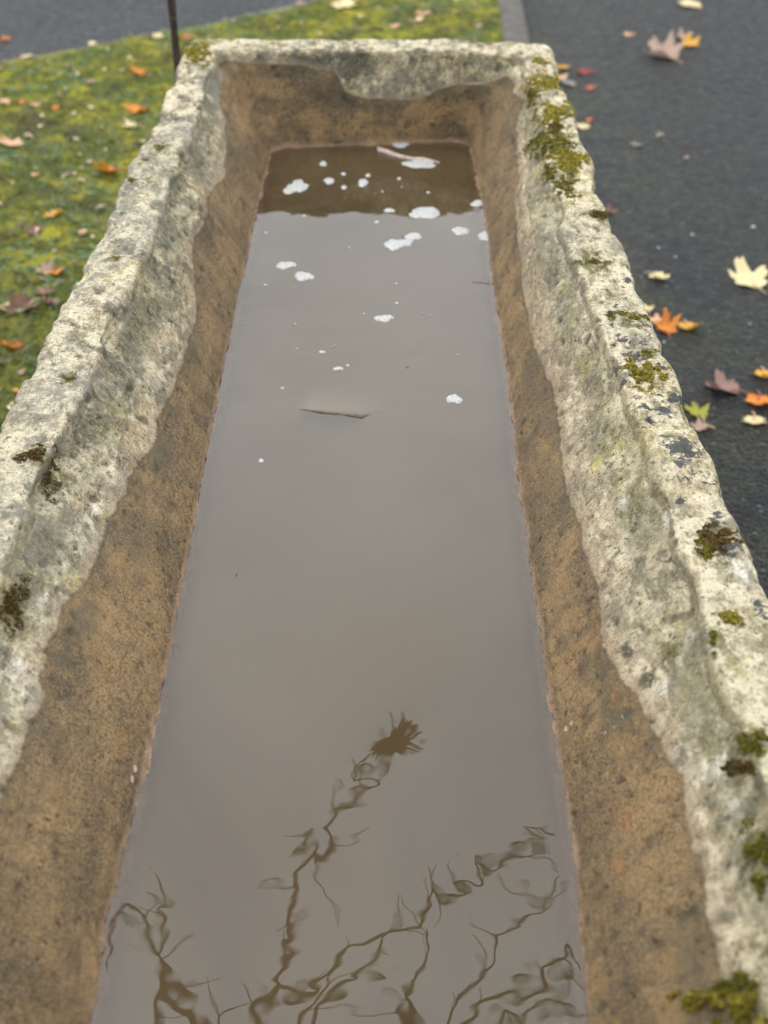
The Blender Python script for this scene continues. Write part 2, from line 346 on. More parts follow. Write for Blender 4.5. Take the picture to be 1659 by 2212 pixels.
# the rim dips a little to the right at the far end
P[..., 2] += np.where(P[..., 2] > .1, -(P[..., 0]+.04)*.012*np.clip((P[..., 1]-1.2)/1.2, 0, 1), 0)
def normals(P):
    du = np.roll(P, -1, 0)-np.roll(P, 1, 0); dv = np.empty_like(P); dv[:, 1:-1] = P[:, 2:]-P[:, :-2]; dv[:, 0] = P[:, 1]-P[:, 0]; dv[:, -1] = P[:, -1]-P[:, -2]
    n = np.cross(du, dv); n /= np.linalg.norm(n, axis=2)[..., None]+1e-9; return n
Nn = normals(P)
if Nn[100, 40, 2] < 0: Nn = -Nn
Fl = P.reshape(-1, 3)
rowi = np.arange(NV)[None, :].repeat(NU, 0).ravel()
zf = Fl[:, 2]
upper = np.clip((zf-.05)/.06, 0, 1)          # the dry weathered part is rougher
innr = (rowi > 60)
ry = 2.0-np.abs(Fl[:, 1]-1.4)
d = fbm(Fl*[1, 1, .8], 7, 3, 3.1)*.0060*(.3+upper)
d += fbm(Fl*[1, 1, .45], 13, 2, 63.)*.0045*np.clip(upper-.1, 0, 1)*(rowi > 50)
d += fbm(Fl, 34, 4, 77.)*.0026*np.exp(-(zf/.012)**2)*(rowi > 60)
d += fbm(Fl*[1, 1, .5], 20, 3, 9.7)*.0020*(.25+upper)
rg = 1-np.abs(pn(Fl*[1, 1, .8], 15, 40.)); d -= np.clip(rg-.90, 0, 1)*.020*upper*(rowi > 26)*np.clip(pn(Fl, 6, 3.)+.2, 0, 1)       # grooves
d += fbm(Fl, 95, 3, 5.5)*.0007*(.45+upper)
pits = np.clip(pn(Fl, 62, 11.)-.42, 0, 1); d -= pits*.010*(.3+.7*upper)
pits = np.clip(pn(Fl, 150, 21.)-.45, 0, 1); d -= pits*.008
chip = np.clip(pn(Fl, 11, 70.)-.25, 0, 1)*np.exp(-((rowi-62)/7.)**2); d -= chip*.030
chip = np.clip(pn(Fl, 13, 90.)-.2, 0, 1)*np.exp(-((rowi-27)/5.)**2); d -= chip*.020
Fl = Fl+Nn.reshape(-1, 3)*d[:, None]
pq = P.reshape(-1, 3); pitv = np.clip(-fbm(pq*[1, 1, .6], 34, 4, 9.7)*.9-.12, 0, .8)+np.clip(pn(pq, 62, 11.)-.35, 0, 1)*2+np.clip(pn(pq, 150, 21.)-.4, 0, 1)*2
Fl[:NV*NU:1] = Fl
Fl[rowi == 0, 2] = -WZ
P = Fl.reshape(NU, NV, 3)
# wetness (metres below the tide mark)
wz = np.where(side == 0, 0, 0)[:, None]*np.ones((1, NV))
wl, wr, wfz = ip(WETL, P[..., 1]), ip(WETR, P[..., 1]), ip(WETF, P[..., 0])
wr = wr-np.interp(P[..., 1], [.5, .85, 1.0, 1.4], [.022, .014, .006, 0]); wl = wl-np.interp(P[..., 1], [.5, .9, 1.2], [.010, .007, 0])
W0 = np.where(side[:, None] == 0, wl, np.where(side[:, None] == 1, wfz, np.where(side[:, None] == 2, wr, .11)))
inner = (np.arange(NV)[None, :] > 60)
wet = np.where(inner, W0-P[..., 2], -.1)
# soften where sides meet
k = np.ones(9)/9
for c in (i0, i1):
    seg = wet[c-24:c+24].copy()
    for _ in range(6): seg[1:-1] = (seg[:-2]+seg[1:-1]+seg[2:])/3
    wet[c-24:c+24] = seg
# painted black lichen (spots read off the rim)
lic = np.full(NU*NV, .18)
Fw = P.reshape(-1, 3)+[0, 0, WZ]
topm = (Nn.reshape(-1, 3)[:, 2] > .2)*1.
def spot(px, py, rpx, amt):
    p = at(px, py, WZ+RIM); r = rpx/FPX*depth(p)
    dd = ((Fw[:, 0]-p.x)**2+((Fw[:, 1]-p.y)*.8)**2)/(r*r)
    lic[:] = np.maximum(lic, (.18+amt*np.exp(-dd*.9))*1.0)
for q in [(1478, 972, 46, .75), (1468, 1000, 34, .6), (1390, 880, 22, .6), (1436, 882, 34, .62), (1465, 855, 26, .6), (1442, 820, 20, .55), (1455, 780, 20, .5), (1402, 906, 16, .6), (1432, 938, 16, .6),
          (1318, 678, 20, .6), (1345, 732, 22, .62), (1372, 770, 26, .6), (1352, 768, 18, .55), (1400, 720, 22, .5), (1338, 650, 16, .5), (1388, 742, 18, .5), (1500, 1035, 40, .45), (1545, 1045, 45, .5), (1470, 1075, 30, .4),
          (1358, 598, 14, .55), (1345, 608, 10, .55), (1372, 628, 12, .5), (1338, 540, 16, .45), (1352, 570, 16, .5), (1545, 1120, 40, .5), (1565, 1185, 45, .55), (1600, 1150, 40, .45), (1640, 1320, 40, .5), (1590, 1335, 25, .4),
          (1300, 520, 8, .5), (1325, 560, 8, .6), (1370, 590, 8, .6), (1312, 640, 8, .6), (1330, 660, 12, .6), (1322, 700, 12, .6), (1360, 700, 10, .6), (1400, 700, 10, .55), (1328, 740, 10, .6), (1356, 750, 10, .6), (1390, 775, 14, .6), (1338, 790, 10, .6), (1350, 820, 12, .6), (1410, 750, 12, .5), (1430, 800, 14, .55), (1420, 850, 14, .5), (1395, 920, 12, .55), (1430, 960, 12, .5), (1500, 880, 16, .5), (1420, 790, 8, .6), (1270, 470, 8, .4), (1285, 540, 8, .45), (60, 1000, 26, .4), (245, 720, 20, .45), (262, 765, 18, .45), (300, 760, 30, .3), (1000, 103, 12, .6), (985, 100, 8, .5), (900, 96, 12, .35), (1130, 96, 12, .3)]:
    spot(*q)
lic = np.minimum(lic, .9)
BV = BVHTree.FromPolygons(Fw.tolist(), grid_faces(NU, NV, True).tolist())
def paint(spots):
    out = np.zeros(NU*NV)
    for px, py, r_, a in spots:
        h = BV.ray_cast(EYE, ray(px, py).normalized())[0]
        if h is None: continue
        r = r_/FPX*depth(h); dd = ((Fw-np.array(h))**2*[1, .45, 1]).sum(1)/(r*r)
        out = np.maximum(out, a*np.exp(-dd))
    return out
MOSS = [
    (1585, 2175, 190, 60, 'y', 'broad yellow green moss mat filling the bottom right corner of the photo', .012),
    (1208, 300, 40, 90, 'g', 'thin green moss film joining the cushions on the far right rim', .005),
    (424, 112, 62, 40, 'y', 'yellow green moss cushion on the far left corner of the rim, beside the iron rod', .010),
    (1166, 132, 44, 14, 'y', 'small flat moss tuft on the right rim, the farthest of that side', .007),
    (1180, 182, 84, 28, 'y', 'bright yellow green moss band across the right rim, second from the far end', .010),
    (1148, 212, 26, 50, 'g', 'green moss hanging down the inner edge of the right rim below the second band', .007),
    (1200, 244, 74, 34, 'y', 'yellow moss cushion across the right rim above the darkest moss', .010),
    (1196, 276, 44, 30, 'b', 'brown moss link between the yellow cushion and the large green one', .008),
    (1182, 312, 92, 48, 'g', 'largest dark green moss cushion on the right rim', .012),
    (1228, 345, 66, 34, 'y', 'golden moss cushion just in front of the largest green one', .010),
    (1186, 374, 34, 40, 'g', 'moss trailing down the inner face below the golden cushion', .007),
    (1224, 404, 48, 34, 'g', 'lone brownish green moss tuft on the right rim in front of the cushions', .009),
    (1300, 464, 54, 22, 'b', 'dark red brown moss tuft at the outer edge of the right rim', .007),
    (1290, 499, 20, 9, 'b', 'tiny dark green moss dot on the right rim below the red brown tuft', .005),
    (1280, 566, 70, 18, 'g', 'thin green moss streak slanting over the shoulder of the right rim', .005),
    (1366, 684, 80, 18, 'g', 'sparse straggly green moss between black lichen dots on the right rim', .006),
    (1392, 808, 62, 44, 'y', 'straggly golden green moss mat halfway along the right rim', .009),
    (1400, 762, 50, 16, 'g', 'thin brownish moss strip just behind the straggly golden mat', .005),
    (345, 200, 40, 9, 'g', 'thin dark moss line across the far left rim', .004),
    (345, 222, 26, 7, 'y', 'narrow yellow moss line across the far left rim', .004),
    (352, 318, 42, 16, 'g', 'brown green moss patch on the left rim beside the cream leaf', .005),
    (318, 344, 34, 12, 'b', 'dark brown moss patch on the left rim in front of the brown green one', .004),
    (284, 389, 26, 14, 'g', 'small dark moss spot on the outer edge of the left rim', .005),
    (328, 386, 26, 8, 'b', 'small dark brown moss dot at mid width of the left rim', .004),
    (252, 557, 40, 14, 'g', 'dark green moss spot alone on the left rim', .004),
    (148, 818, 44, 20, 'b', 'rusty brown moss spot in the middle of the left rim', .004),
    (82, 985, 66, 34, 'b', 'brown moss arch at the shoulder of the near left rim', .008),
    (112, 1040, 26, 80, 'b', 'brown moss trailing down from the arch on the near left inner face', .006),
    (30, 1312, 48, 80, 'b', 'dark brown moss patch at the left edge of the near left rim', .007),
    (1545, 1165, 100, 46, 'b', 'dark brown moss clump on the near right rim', .009),
    (1528, 1185, 40, 40, 'g', 'green moss centre inside the dark brown clump on the near right rim', .008),
    (1575, 1335, 60, 26, 'y', 'yellow green moss tuft on the near right rim', .007),
    (1540, 1372, 22, 60, 'g', 'green moss trail under the yellow green tuft on the near right rim', .006),
    (1448, 1410, 56, 16, 'b', 'thin brown root like moss line on the near right inner face', .004),
    (1628, 1600, 70, 40, 'g', 'green moss tuft at the right edge low on the near rim', .008),
    (1590, 1660, 60, 40, 'b', 'brown moss tuft low on the near right rim', .007),
    (1640, 1850, 60, 130, 'g', 'tall green moss strip at the right edge of the near rim', .009),
    (1590, 2130, 80, 50, 'g', 'dark green moss clump in the bottom right corner', .010)]
mossy = paint([(q[0], q[1], max(q[2], q[3])*.62, .75 if q[2]*q[3] > 500 else .6) for q in MOSS]+[(60, 1100, 60, .25), (350, 205, 22, .5), (300, 355, 12, .5), (270, 420, 12, .45), (300, 430, 10, .5), (235, 480, 12, .45), (265, 500, 10, .5), (225, 530, 10, .45), (210, 600, 14, .5), (240, 640, 12, .45), (190, 690, 12, .4), (330, 290, 12, .5), (365, 250, 10, .5), (380, 300, 10, .45), (340, 480, 12, .5), (290, 640, 12, .5), (270, 700, 12, .5), (225, 790, 12, .45), (60, 870, 14, .4), (120, 900, 16, .4), (345, 330, 26, .35), (250, 575, 20, .4), (400, 170, 14, .35), (1215, 520, 12, .4), (1330, 560, 18, .3), (1600, 1900, 60, .4), (1640, 2050, 60, .5), (1480, 2180, 60, .4), (1500, 1300, 30, .3), (1385, 860, 26, .35), (1360, 650, 20, .4), (1570, 1500, 30, .35)])
dark = paint([(488, 396, 7, 1.6), (470, 856, 10, 1.6), (738, 292, 10, 1.3), (728, 305, 8, 1.4), (850, 318, 4, 1.2), (862, 226, 6, 1.3), (878, 222, 4, 1.2), (545, 345, 3, 1.3), (528, 160, 5, 1.2), (740, 270, 8, .9), (1000, 292, 6, 1.), (1003, 140, 4, 1.2), (520, 300, 4, 1.2), (1140, 180, 5, 1.), (1008, 198, 5, 1.2), (960, 180, 4, 1.1), (760, 140, 50, .8), (700, 138, 45, .75), (640, 140, 40, .8), (560, 150, 30, .8), (510, 150, 20, .7), (600, 180, 30, .45), (680, 185, 40, .5), (1000, 128, 40, .4), (900, 125, 30, .4), (1080, 140, 30, .4), (800, 230, 40, .3), (640, 230, 40, .3),  # notches and holes, then far rim overhang shade painted in with stain
    (478, 165, 12, .5), (455, 240, 12, .55), (432, 300, 13, .5), (415, 330, 14, .5), (395, 390, 18, .4), (372, 440, 18, .45), (352, 520, 24, .7), (338, 565, 22, .65), (360, 580, 18, .5), (330, 650, 20, .5), (300, 720, 22, .5), (270, 745, 30, .75), (258, 800, 25, .8), (285, 830, 18, .6), (235, 850, 26, .5), (205, 905, 26, .55), (175, 960, 30, .4), (290, 990, 20, .4), (150, 1060, 30, .4),
    (1290, 690, 16, .6), (1270, 730, 16, .5), (1225, 700, 14, .4), (1150, 170, 12, .4), (1310, 590, 14, .35), (1330, 800, 16, .5), (1310, 870, 22, .35), (1345, 1010, 20, .4), (1200, 480, 12, .35), (1165, 420, 10, .4), (1400, 1290, 20, .4), (1560, 1750, 60, .3), (1500, 1380, 30, .3),
    (262, 1110, 14, .7), (250, 1175, 20, .7), (205, 1290, 28, .65), (168, 1345, 28, .7), (142, 1420, 26, .65), (122, 1480, 28, .7), (132, 1620, 35, .55), (95, 1720, 35, .5), (70, 1810, 30, .6), (50, 1900, 40, .4), (300, 1040, 14, .4), (160, 1900, 40, .3),
    (1218, 1080, 14, .65), (1238, 1110, 12, .6), (1258, 1200, 15, .6), (1300, 1265, 15, .6), (1350, 1400, 22, .6), (1395, 1480, 24, .6), (1465, 1640, 24, .5), (1355, 1710, 16, .95), (1270, 1990, 10, 1.), (1500, 1900, 40, .45), (1380, 2100, 50, .4), (1530, 2040, 30, .5), (1200, 960, 12, .4), (1130, 700, 12, .35)])
yel = paint([(372, 480, 26, .8), (320, 650, 26, .8), (310, 710, 26, .9), (345, 560, 16, .6), (225, 1130, 40, .6), (160, 1250, 40, .6), (100, 1450, 40, .6), (60, 1600, 50, .5), (230, 940, 30, .6), (260, 880, 30, .5), (420, 420, 16, .5),
    (1220, 615, 26, .6), (1245, 680, 28, .65), (1268, 790, 34, .75), (1300, 880, 34, .6), (1330, 960, 40, .5), (1290, 1000, 30, .6), (1180, 560, 20, .4), (1400, 1200, 40, .35), (1480, 1500, 60, .35), (1600, 1500, 50, .4), (1470, 980, 60, .35), (1150, 880, 40, .4)])
whi = paint([(1222, 1575, 9, 1.3), (1234, 1562, 8, 1.3), (1246, 1550, 8, 1.2), (1308, 1585, 9, 1.3), (1326, 1566, 9, 1.3), (1345, 1550, 9, 1.2), (1204, 1598, 9, 1.2), (292, 1660, 10, 1.3), (287, 1682, 10, 1.2), (532, 556, 4, 1.3), (725, 172, 5, 1.3), (742, 172, 4, 1.3), (1400, 1045, 22, .7), (1345, 1090, 24, .7), (1295, 1095, 18, .6), (1305, 1050, 14, .5), (1440, 1120, 20, .7), (1350, 800, 10, .8), (1300, 640, 14, .6), (1310, 700, 10, .6), (1230, 400, 26, .6), (1180, 350, 14, .5), (1240, 300, 20, .5), (310, 500, 20, .4), (160, 640, 24, .8), (130, 690, 20, .6),
    (210, 1100, 30, .6), (100, 1300, 50, .5), (30, 1450, 60, .7), (170, 1180, 30, .5), (20, 1560, 50, .5), (1550, 1650, 60, .6), (1590, 1750, 40, .7), (1440, 1480, 40, .6), (1490, 1370, 40, .5), (1600, 1230, 40, .7), (1630, 1430, 50, .5), (820, 190, 60, .35), (1180, 100, 20, .7), (870, 92, 60, .5), (450, 85, 20, .6), (550, 88, 60, .4), (1545, 1560, 50, .4), (150, 850, 30, .4), (80, 880, 30, .4)])
ora = paint([(1290, 1350, 60, .6), (1340, 1500, 60, .8), (1370, 1600, 60, .9), (1340, 1750, 60, .8), (1330, 1900, 50, .8), (1240, 1400, 40, .7), (1300, 2050, 60, .4), (240, 1400, 60, .5), (260, 1600, 50, .6), (180, 1900, 70, .5), (100, 2100, 70, .4), (480, 760, 20, .6), (462, 880, 20, .6), (570, 400, 14, .7), (560, 440, 10, .7), (640, 160, 60, .3), (350, 1150, 40, .3), (1150, 1000, 20, .4)])
prof = np.clip((np.arange(NV)-64)/66., 0, 1)[None, :]*np.ones((NU, 1)); prof = np.clip(prof*RIM/np.maximum(RIM-W0, .02), 0, 1)*(side[:, None] != 1)
zone = np.where(side[:, None] == 0, 1., .35)*np.ones((1, NV)); zone[:, :] *= np.where(np.arange(NV)[None, :] > 40, 1., .8)
zone = np.where(side[:, None] == 1, .9, zone)
faces = grid_faces(NU, NV, True)
V = Fw.copy()
# floor cap: a strip between the two long sides of the last ring
last = [i*NV+NV-1 for i in range(NU)]
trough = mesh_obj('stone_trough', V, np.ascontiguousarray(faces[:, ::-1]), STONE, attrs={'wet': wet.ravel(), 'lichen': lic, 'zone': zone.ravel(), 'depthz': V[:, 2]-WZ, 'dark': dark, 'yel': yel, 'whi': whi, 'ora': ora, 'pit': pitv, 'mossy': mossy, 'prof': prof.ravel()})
import bmesh
bm = bmesh.new(); bm.from_mesh(trough.data); bm.verts.ensure_lookup_table()
try: bm.faces.new([bm.verts[i] for i in last[::4]])
except Exception: pass
bm.to_mesh(trough.data); bm.free()
fl = trough.data.polygons; 
tag(trough, 'long rough limestone trough with mossy lichened rim, half full of brown water', 'trough')
def surf(p, up=.6):
    h = BV.ray_cast(Vector((p[0], p[1], WZ+up)), Vector((0, 0, -1)))
    return h[0], h[1]
def surf_px(px, py):             # the stone seen along a line of sight
    h = BV.ray_cast(EYE, ray(px, py).normalized()); return h[0], h[1]
# ------------------------------------------------------------------ slab and water
a0, a1 = at(648, 884, WZ), at(781, 901, WZ); a2 = at(818, 889, WZ)
slab_v = []
fr = [a0+Vector((0, 0, .0006)), a0.lerp(a1, .35)+Vector((0, -.001, .0022)), a0.lerp(a1, .7)+Vector((0, .0008, .0018)), a1+Vector((0, 0, .0028)), a2+Vector((0, 0, -.0025))]
bk = [a0+Vector((.03, .05, -.03)), a0.lerp(a1, .35)+Vector((.03, .09, -.010)), a0.lerp(a1, .7)+Vector((.03, .12, -.0)), a1+Vector((.05, .15, .01)), a2+Vector((.06, .12, .0))]
sv = []
for i in range(5):
    for t in np.linspace(0, 1, 14):
        q_ = fr[i].lerp(bk[i], t); q_.z -= .11*t**.8; sv.append(q_)
n1 = len(sv)
sv += [v-Vector((0, .002, .011)) for v in sv]
sf = [f for f in grid_faces(5, 14).tolist()]
sfb = [[i+n1 for i in reversed(f)] for f in sf]
per = [i*14 for i in range(5)]+[4*14+j for j in range(1, 14)]+[i*14+13 for i in range(3, -1, -1)]+[j for j in range(12, 0, -1)]
sk = [[per[i], per[i]+n1, per[(i+1) % len(per)]+n1, per[(i+1) % len(per)]] for i in range(len(per))]
slab = mesh_obj('slate_slab', [tuple(v) for v in sv], sf+sfb+sk, m_simple('silty_slate', (.16, .125, .09), (.24, .19, .13), 60, .7, .0012), smooth=False)
tag(slab, 'thin silt covered slab lying under the water with only its front edge breaking the surface', 'slab')
SB = BVHTree.FromPolygons([tuple(v) for v in sv], sf)
xs = np.linspace(-.30, .235, 130); ys = np.linspace(.42, 2.42, 440)
gx, gy = np.meshgrid(xs, ys, indexing='ij')
dep = np.empty(gx.size)
for i, (x, y) in enumerate(zip(gx.ravel(), gy.ravel())):
    h = BV.ray_cast(Vector((x, y, WZ+.0001)), Vector((0, 0, -1)))[3]
    h = (.15 if .52 < y < 2.30 and -.2 < x < .13 else 0.) if h is None else min(h, .2)
    if 1.2 < y < 1.75 and -.25 < x < .1:
        h2 = SB.ray_cast(Vector((x, y, WZ+.02)), Vector((0, 0, -1)))[3]
        if h2 is not None: h = min(h, max(0, h2-.02)*3.+.002)
    dep[i] = h
eu = np.clip((gx.ravel()-a0.x)/(a1.x-a0.x), -2, 3); ev = gy.ravel()-(a0.y+(a1.y-a0.y)*np.clip(eu, 0, 1)+np.clip(eu-1, 0, 1)*.05)
eu2 = eu-ev*2.2
silt = np.where(ev > 0, np.exp(-np.maximum(ev, 0)/.045), -.55*np.exp(-np.maximum(-ev, 0)/.035))*np.clip((eu2+.12)/.25, 0, 1)*np.clip((1.45-eu2)/.55, 0, 1)  # silt behind the slab edge, painted shadow in front of it
silt += .35*np.clip(fbm(np.stack([gx.ravel(), gy.ravel()*.6, gx.ravel()*0], 1), 4.5, 2, 4.), 0, 1)*(gy.ravel() > .9)*.5
water = mesh_obj('water', np.stack([gx.ravel(), gy.ravel(), np.full(gx.size, WZ)], 1), grid_faces(130, 440), m_water(), attrs={'depth': dep, 'silt': silt})
water['kind'] = 'structure'
# ------------------------------------------------------------------ foam
FOAM = m_foam()
def foam(px, py, wpx, hpx, label, cat='foam', lobes=0, seed=0, group=None):
    r = random.Random(seed*31+int(px)); c = at(px, py, WZ)
    hw = wpx/2/FPX*depth(c)
    e = at(px, py-hpx/2, WZ); s_ = at(px, py+hpx/2, WZ); hh = max((e.y-s_.y)/2, hw*.45)
    n = 28 if wpx > 12 else 12; rings = 5 if wpx > 12 else 3
    ph = [r.uniform(0, 6.28) for _ in range(5)]
    am = .06+.06*lobes
    vs = [(0, 0, .0)]; zz = min(.0016, .0008+hw*.05)
    for k in range(1, rings+1):
        t = k/rings
        for j in range(n):
            a = j/n*6.2832
            rad = 1+am*math.sin(2*a+ph[0])+am*math.sin(3*a+ph[1])+.6*am*math.sin(5*a+ph[2])+.35*am*math.sin(8*a+ph[3])+r.uniform(-.03, .03)
            z = zz*math.sqrt(max(0, 1-t**3))+(r.uniform(-.3, .3)*zz*.4 if k < rings else 0)
            vs.append((math.cos(a)*rad*t*hw, math.sin(a)*rad*t*hh, z if k < rings else -.0008))
    vs[0] = (0, 0, zz)
    fs = [(0, 1+j, 1+(j+1) % n) for j in range(n)]
    for k in range(rings-1):
        for j in range(n):
            p_, q_ = 1+k*n, 1+(k+1)*n
            fs.append((p_+j, q_+j, q_+(j+1) % n, p_+(j+1) % n))
    o = mesh_obj('foam_patch' if wpx > 12 else 'foam_fleck', vs, fs, FOAM); o.location = (c.x, c.y, WZ+.0006)
    return tag(o, label, cat, group)
FP = 'foam patches floating on the trough water'
for i, q in enumerate([
    (640, 404, 48, 28, 'ragged lobed white foam patch near the left wall in the dark reflection', 2),
    (864, 312, 42, 12, 'white foam patch touching the far end wall of the trough', 1),
    (908, 353, 80, 19, 'long white foam patch hugging the floating bark strip', 1),
    (698, 354, 17, 9, 'small white foam patch left of centre, nearest to the far wall on that side', 1),
    (711, 391, 24, 13, 'oval pinkish white foam patch right of the ragged lobed one', 0),
    (784, 395, 22, 17, 'round white foam patch in the dark reflection below the two tiny dots', 0),
    (921, 459, 64, 24, 'large oval foam patch lying on the edge of the dark reflection', 0),
    (900, 465, 34, 12, 'smaller foam lobe joined to the left of the large oval patch', 0),
    (841, 455, 24, 8, 'thin flat foam oval just above the edge of the dark reflection', 0),
    (1031, 440, 28, 14, 'white foam patch against the right wall where the dark reflection ends', 1),
    (1046, 510, 22, 22, 'white foam patch stuck to the right wall below the other one', 1),
    (995, 499, 38, 17, 'lone pointed foam oval near the right wall on grey water', 0),
    (893, 511, 38, 15, 'small hexagonal foam patch just behind the kidney shaped one', 0),
    (858, 527, 56, 22, 'kidney shaped bubbly foam patch on grey water', 2),
    (617, 573, 42, 15, 'left foam patch of the pair near the left wall', 1),
    (656, 597, 46, 17, 'right and nearer foam patch of the pair near the left wall', 1),
    (829, 688, 44, 13, 'wing shaped foam patch alone in the middle of the water', 1),
    (981, 862, 32, 21, 'bubbly foam patch right of the half sunken slab', 1),
    (696, 761, 15, 5, 'small flat foam scrap behind the sunken slab', 0),
    (731, 797, 20, 8, 'small two lobed foam scrap closest behind the sunken slab', 2)]):
    foam(q[0], q[1], q[2], q[3], q[4], 'foam patch', q[5], i, FP)
FF = 'tiny foam flecks on the water'
for i, q in enumerate([(742, 376, 11, 6), (795, 379, 12, 7), (743, 405, 12, 9), (862, 386, 9, 5), (925, 416, 8, 4), (826, 414, 6, 3), (657, 467, 7, 4), (868, 404, 4, 2)]):
    foam(*q, 'tiny white foam dot on the dark brown reflection of the far wall', 'foam fleck', 0, 50+i, FF)
for i, q in enumerate([(814, 480, 11, 5), (574, 503, 7, 4), (573, 616, 9, 3), (856, 613, 7, 3), (857, 655, 9, 4), (786, 678, 6, 3), (638, 700, 6, 3), (989, 767, 6, 3), (913, 677, 5, 2), (928, 682, 6, 2), (610, 839, 9, 4),
                       (754, 535, 5, 3), (727, 539, 4, 2), (759, 542, 4, 2), (641, 754, 7, 3), (751, 790, 9, 4), (978, 771, 3, 2), (634, 622, 3, 2), (658, 637, 3, 2), (1001, 650, 3, 2), (564, 995, 11, 9), (533, 700, 3, 2), (1032, 769, 3, 2), (902, 795, 3, 2), (716, 563, 3, 2)]):
    foam(*q, 'tiny white foam dot on the open grey water', 'foam fleck', 0, 90+i, FF)
# bark strip floating
pts = [at(815, 325, WZ), at(838, 333, WZ), at(862, 340, WZ), at(888, 344, WZ), at(915, 346, WZ), at(949, 352, WZ)]
wd = [.0085, .0085, .007, .005, .0065, .003]
vs = []; fs = []
for i, (p, wq) in enumerate(zip(pts, wd)):
    lift = [.006, .006, .0045, .003, .0035, .002][i]
    for (dy, dz) in ((-1, -.6), (-.95, .25), (-.3, .75), (.3, .7), (.95, .2), (1, -.6)): vs.append((p.x, p.y+dy*wq, WZ+lift*.5+dz*lift*.9))
for i in range(5):
    for j in range(6): fs.append((i*6+j, i*6+(j+1) % 6, i*6+6+(j+1) % 6, i*6+6+j))
fs += [tuple(range(5, -1, -1)), tuple(range(30, 36))]
tag(mesh_obj('bark_strip', vs, fs, m_simple('pale_bark', (.25, .18, .15), (.44, .36, .32), 220, .7, .001)), 'curved pinkish grey strip of bark floating near the far end of the trough', 'bark')
# small bits of straw on the water
STRAW = m_simple('straw', (.30, .24, .14), (.42, .34, .22), 90, .7)
def tube(path, rad, mat, name, parent=None, seg=6):
    path = [Vector(p) for p in path]; n = len(path)
    rad = rad if isinstance(rad, (list, tuple, np.ndarray)) else [rad]*n
    vs = []; prev = None
    for i, p in enumerate(path):
        t = (path[min(i+1, n-1)]-path[max(i-1, 0)]).normalized()
        u = (prev-t*prev.dot(t)) if prev else (Vector((0, 0, 1)).cross(t) if abs(t.z) < .9 else Vector((1, 0, 0)).cross(t))
        if u.length < 1e-6: u = Vector((1, 0, 0)).cross(t)
        u.normalize(); prev = u; v = t.cross(u)
        for j in range(seg):
            a = 6.28318*j/seg; vs.append(tuple(p+(u*math.cos(a)+v*math.sin(a))*rad[i]))
    fs = [(i*seg+j, i*seg+(j+1) % seg, (i+1)*seg+(j+1) % seg, (i+1)*seg+j) for i in range(n-1) for j in range(seg)]
    fs += [tuple(range(seg-1, -1, -1)), tuple(range((n-1)*seg, n*seg))]
    if name is None: return vs, fs
    return mesh_obj(name, vs, fs, mat, parent)
STEMD = m_simple('dark_stem', (.05, .04, .03), (.09, .07, .05), 90, .7)
for a, b_, mt, lb in (((1020, 609), (1068, 614), STEMD, 'fine dark stem floating against the right wall'), ((717, 564+186), (727, 746), STRAW, 'fleck of pale straw behind the sunken slab'),
                      ((882, 516-3), (868, 511), STEMD, 'short dark sliver beside the kidney shaped foam'), ((512, 1238), (510, 1244), STEMD, 'tiny dark sliver on open water near the left wall'), ((877, 779+14), (883, 794), STEMD, 'tiny dark crumb on the water right of the small foam scraps')):
    p, q = at(*a, WZ+.0008), at(*b_, WZ+.0008)
    tag(tube([p, p.lerp(q, .5)+Vector((0, .002, 0)), q], .00035, mt, 'stem'), lb, 'plant scrap')
# ------------------------------------------------------------------ ground
KX = lambda y: .367+(y-4.755)*.0197
base = mesh_obj('ground', [(-80, -60, -.006), (80, -60, -.006), (80, 120, -.006), (-80, 120, -.006)], [(0, 1, 2, 3)], m_tarmac('far_ground', (.05, .052, .055), (.09, .09, .095), False)); structure(base)
pathm = m_tarmac('wet_tarmac', (.0035, .004, .005), (.018, .0195, .024), True)
roadm = m_tarmac('road_tarmac', (.026, .028, .034), (.066, .070, .080), False)
tp = mesh_obj('path', [(KX(-10)+.04, -10, 0), (12, -10, 0), (12, 40, 0), (KX(40)+.04, 40, 0)], [(0, 1, 2, 3)], pathm); structure(tp)
rp = mesh_obj('road', [(-30, -10, -.001), (KX(-10)+.03, -10, -.001), (KX(40)+.03, 40, -.001), (-30, 40, -.001)], [(0, 1, 2, 3)], roadm); structure(rp)
def edge_d(x, y):                # >0 inside the green
    nx, ny = .592, -.806
    return (x+1.277)*nx+(y-4.427)*ny
xs = np.concatenate([np.linspace(-8, -1.9, 30), np.linspace(-1.85, .30, 165)]); ys = np.concatenate([np.linspace(-6, .6, 24), np.linspace(.65, 5.9, 400)])
gx, gy = np.meshgrid(xs, ys, indexing='ij')
gx = gx+(gx > -1.9)*(KX(gy)-.30)*np.clip((gx+1.9)/2.2, 0, 1)
Q = np.stack([gx.ravel(), gy.ravel(), np.zeros(gx.size)], 1)
ed = edge_d(Q[:, 0], Q[:, 1])+fbm(Q, 3.2, 4, 2.)*.035
hz = np.clip(ed/.07, -1, 1)*.022+(ed > 0)*(fbm(Q, 2.2, 3, 8.)*.012+.01)+fbm(Q, 13, 4, 31.)*.010*np.clip(ed/.1, 0, 1)+fbm(Q, 48, 2, 31.)*.004*np.clip(ed/.1, 0, 1)
Q[:, 2] = hz
bank = mesh_obj('mossy_bank', Q, grid_faces(len(xs), len(ys)), m_bank(), attrs={'edge': np.clip(ed/.12, 0, 1)}); structure(bank)
GB = BVHTree.FromPolygons(Q.tolist(), grid_faces(len(xs), len(ys)).tolist())
def gz(x, y):
    h = GB.ray_cast(Vector((x, y, 1)), Vector((0, 0, -1)))[0]
    return max(0, h.z) if h else 0.
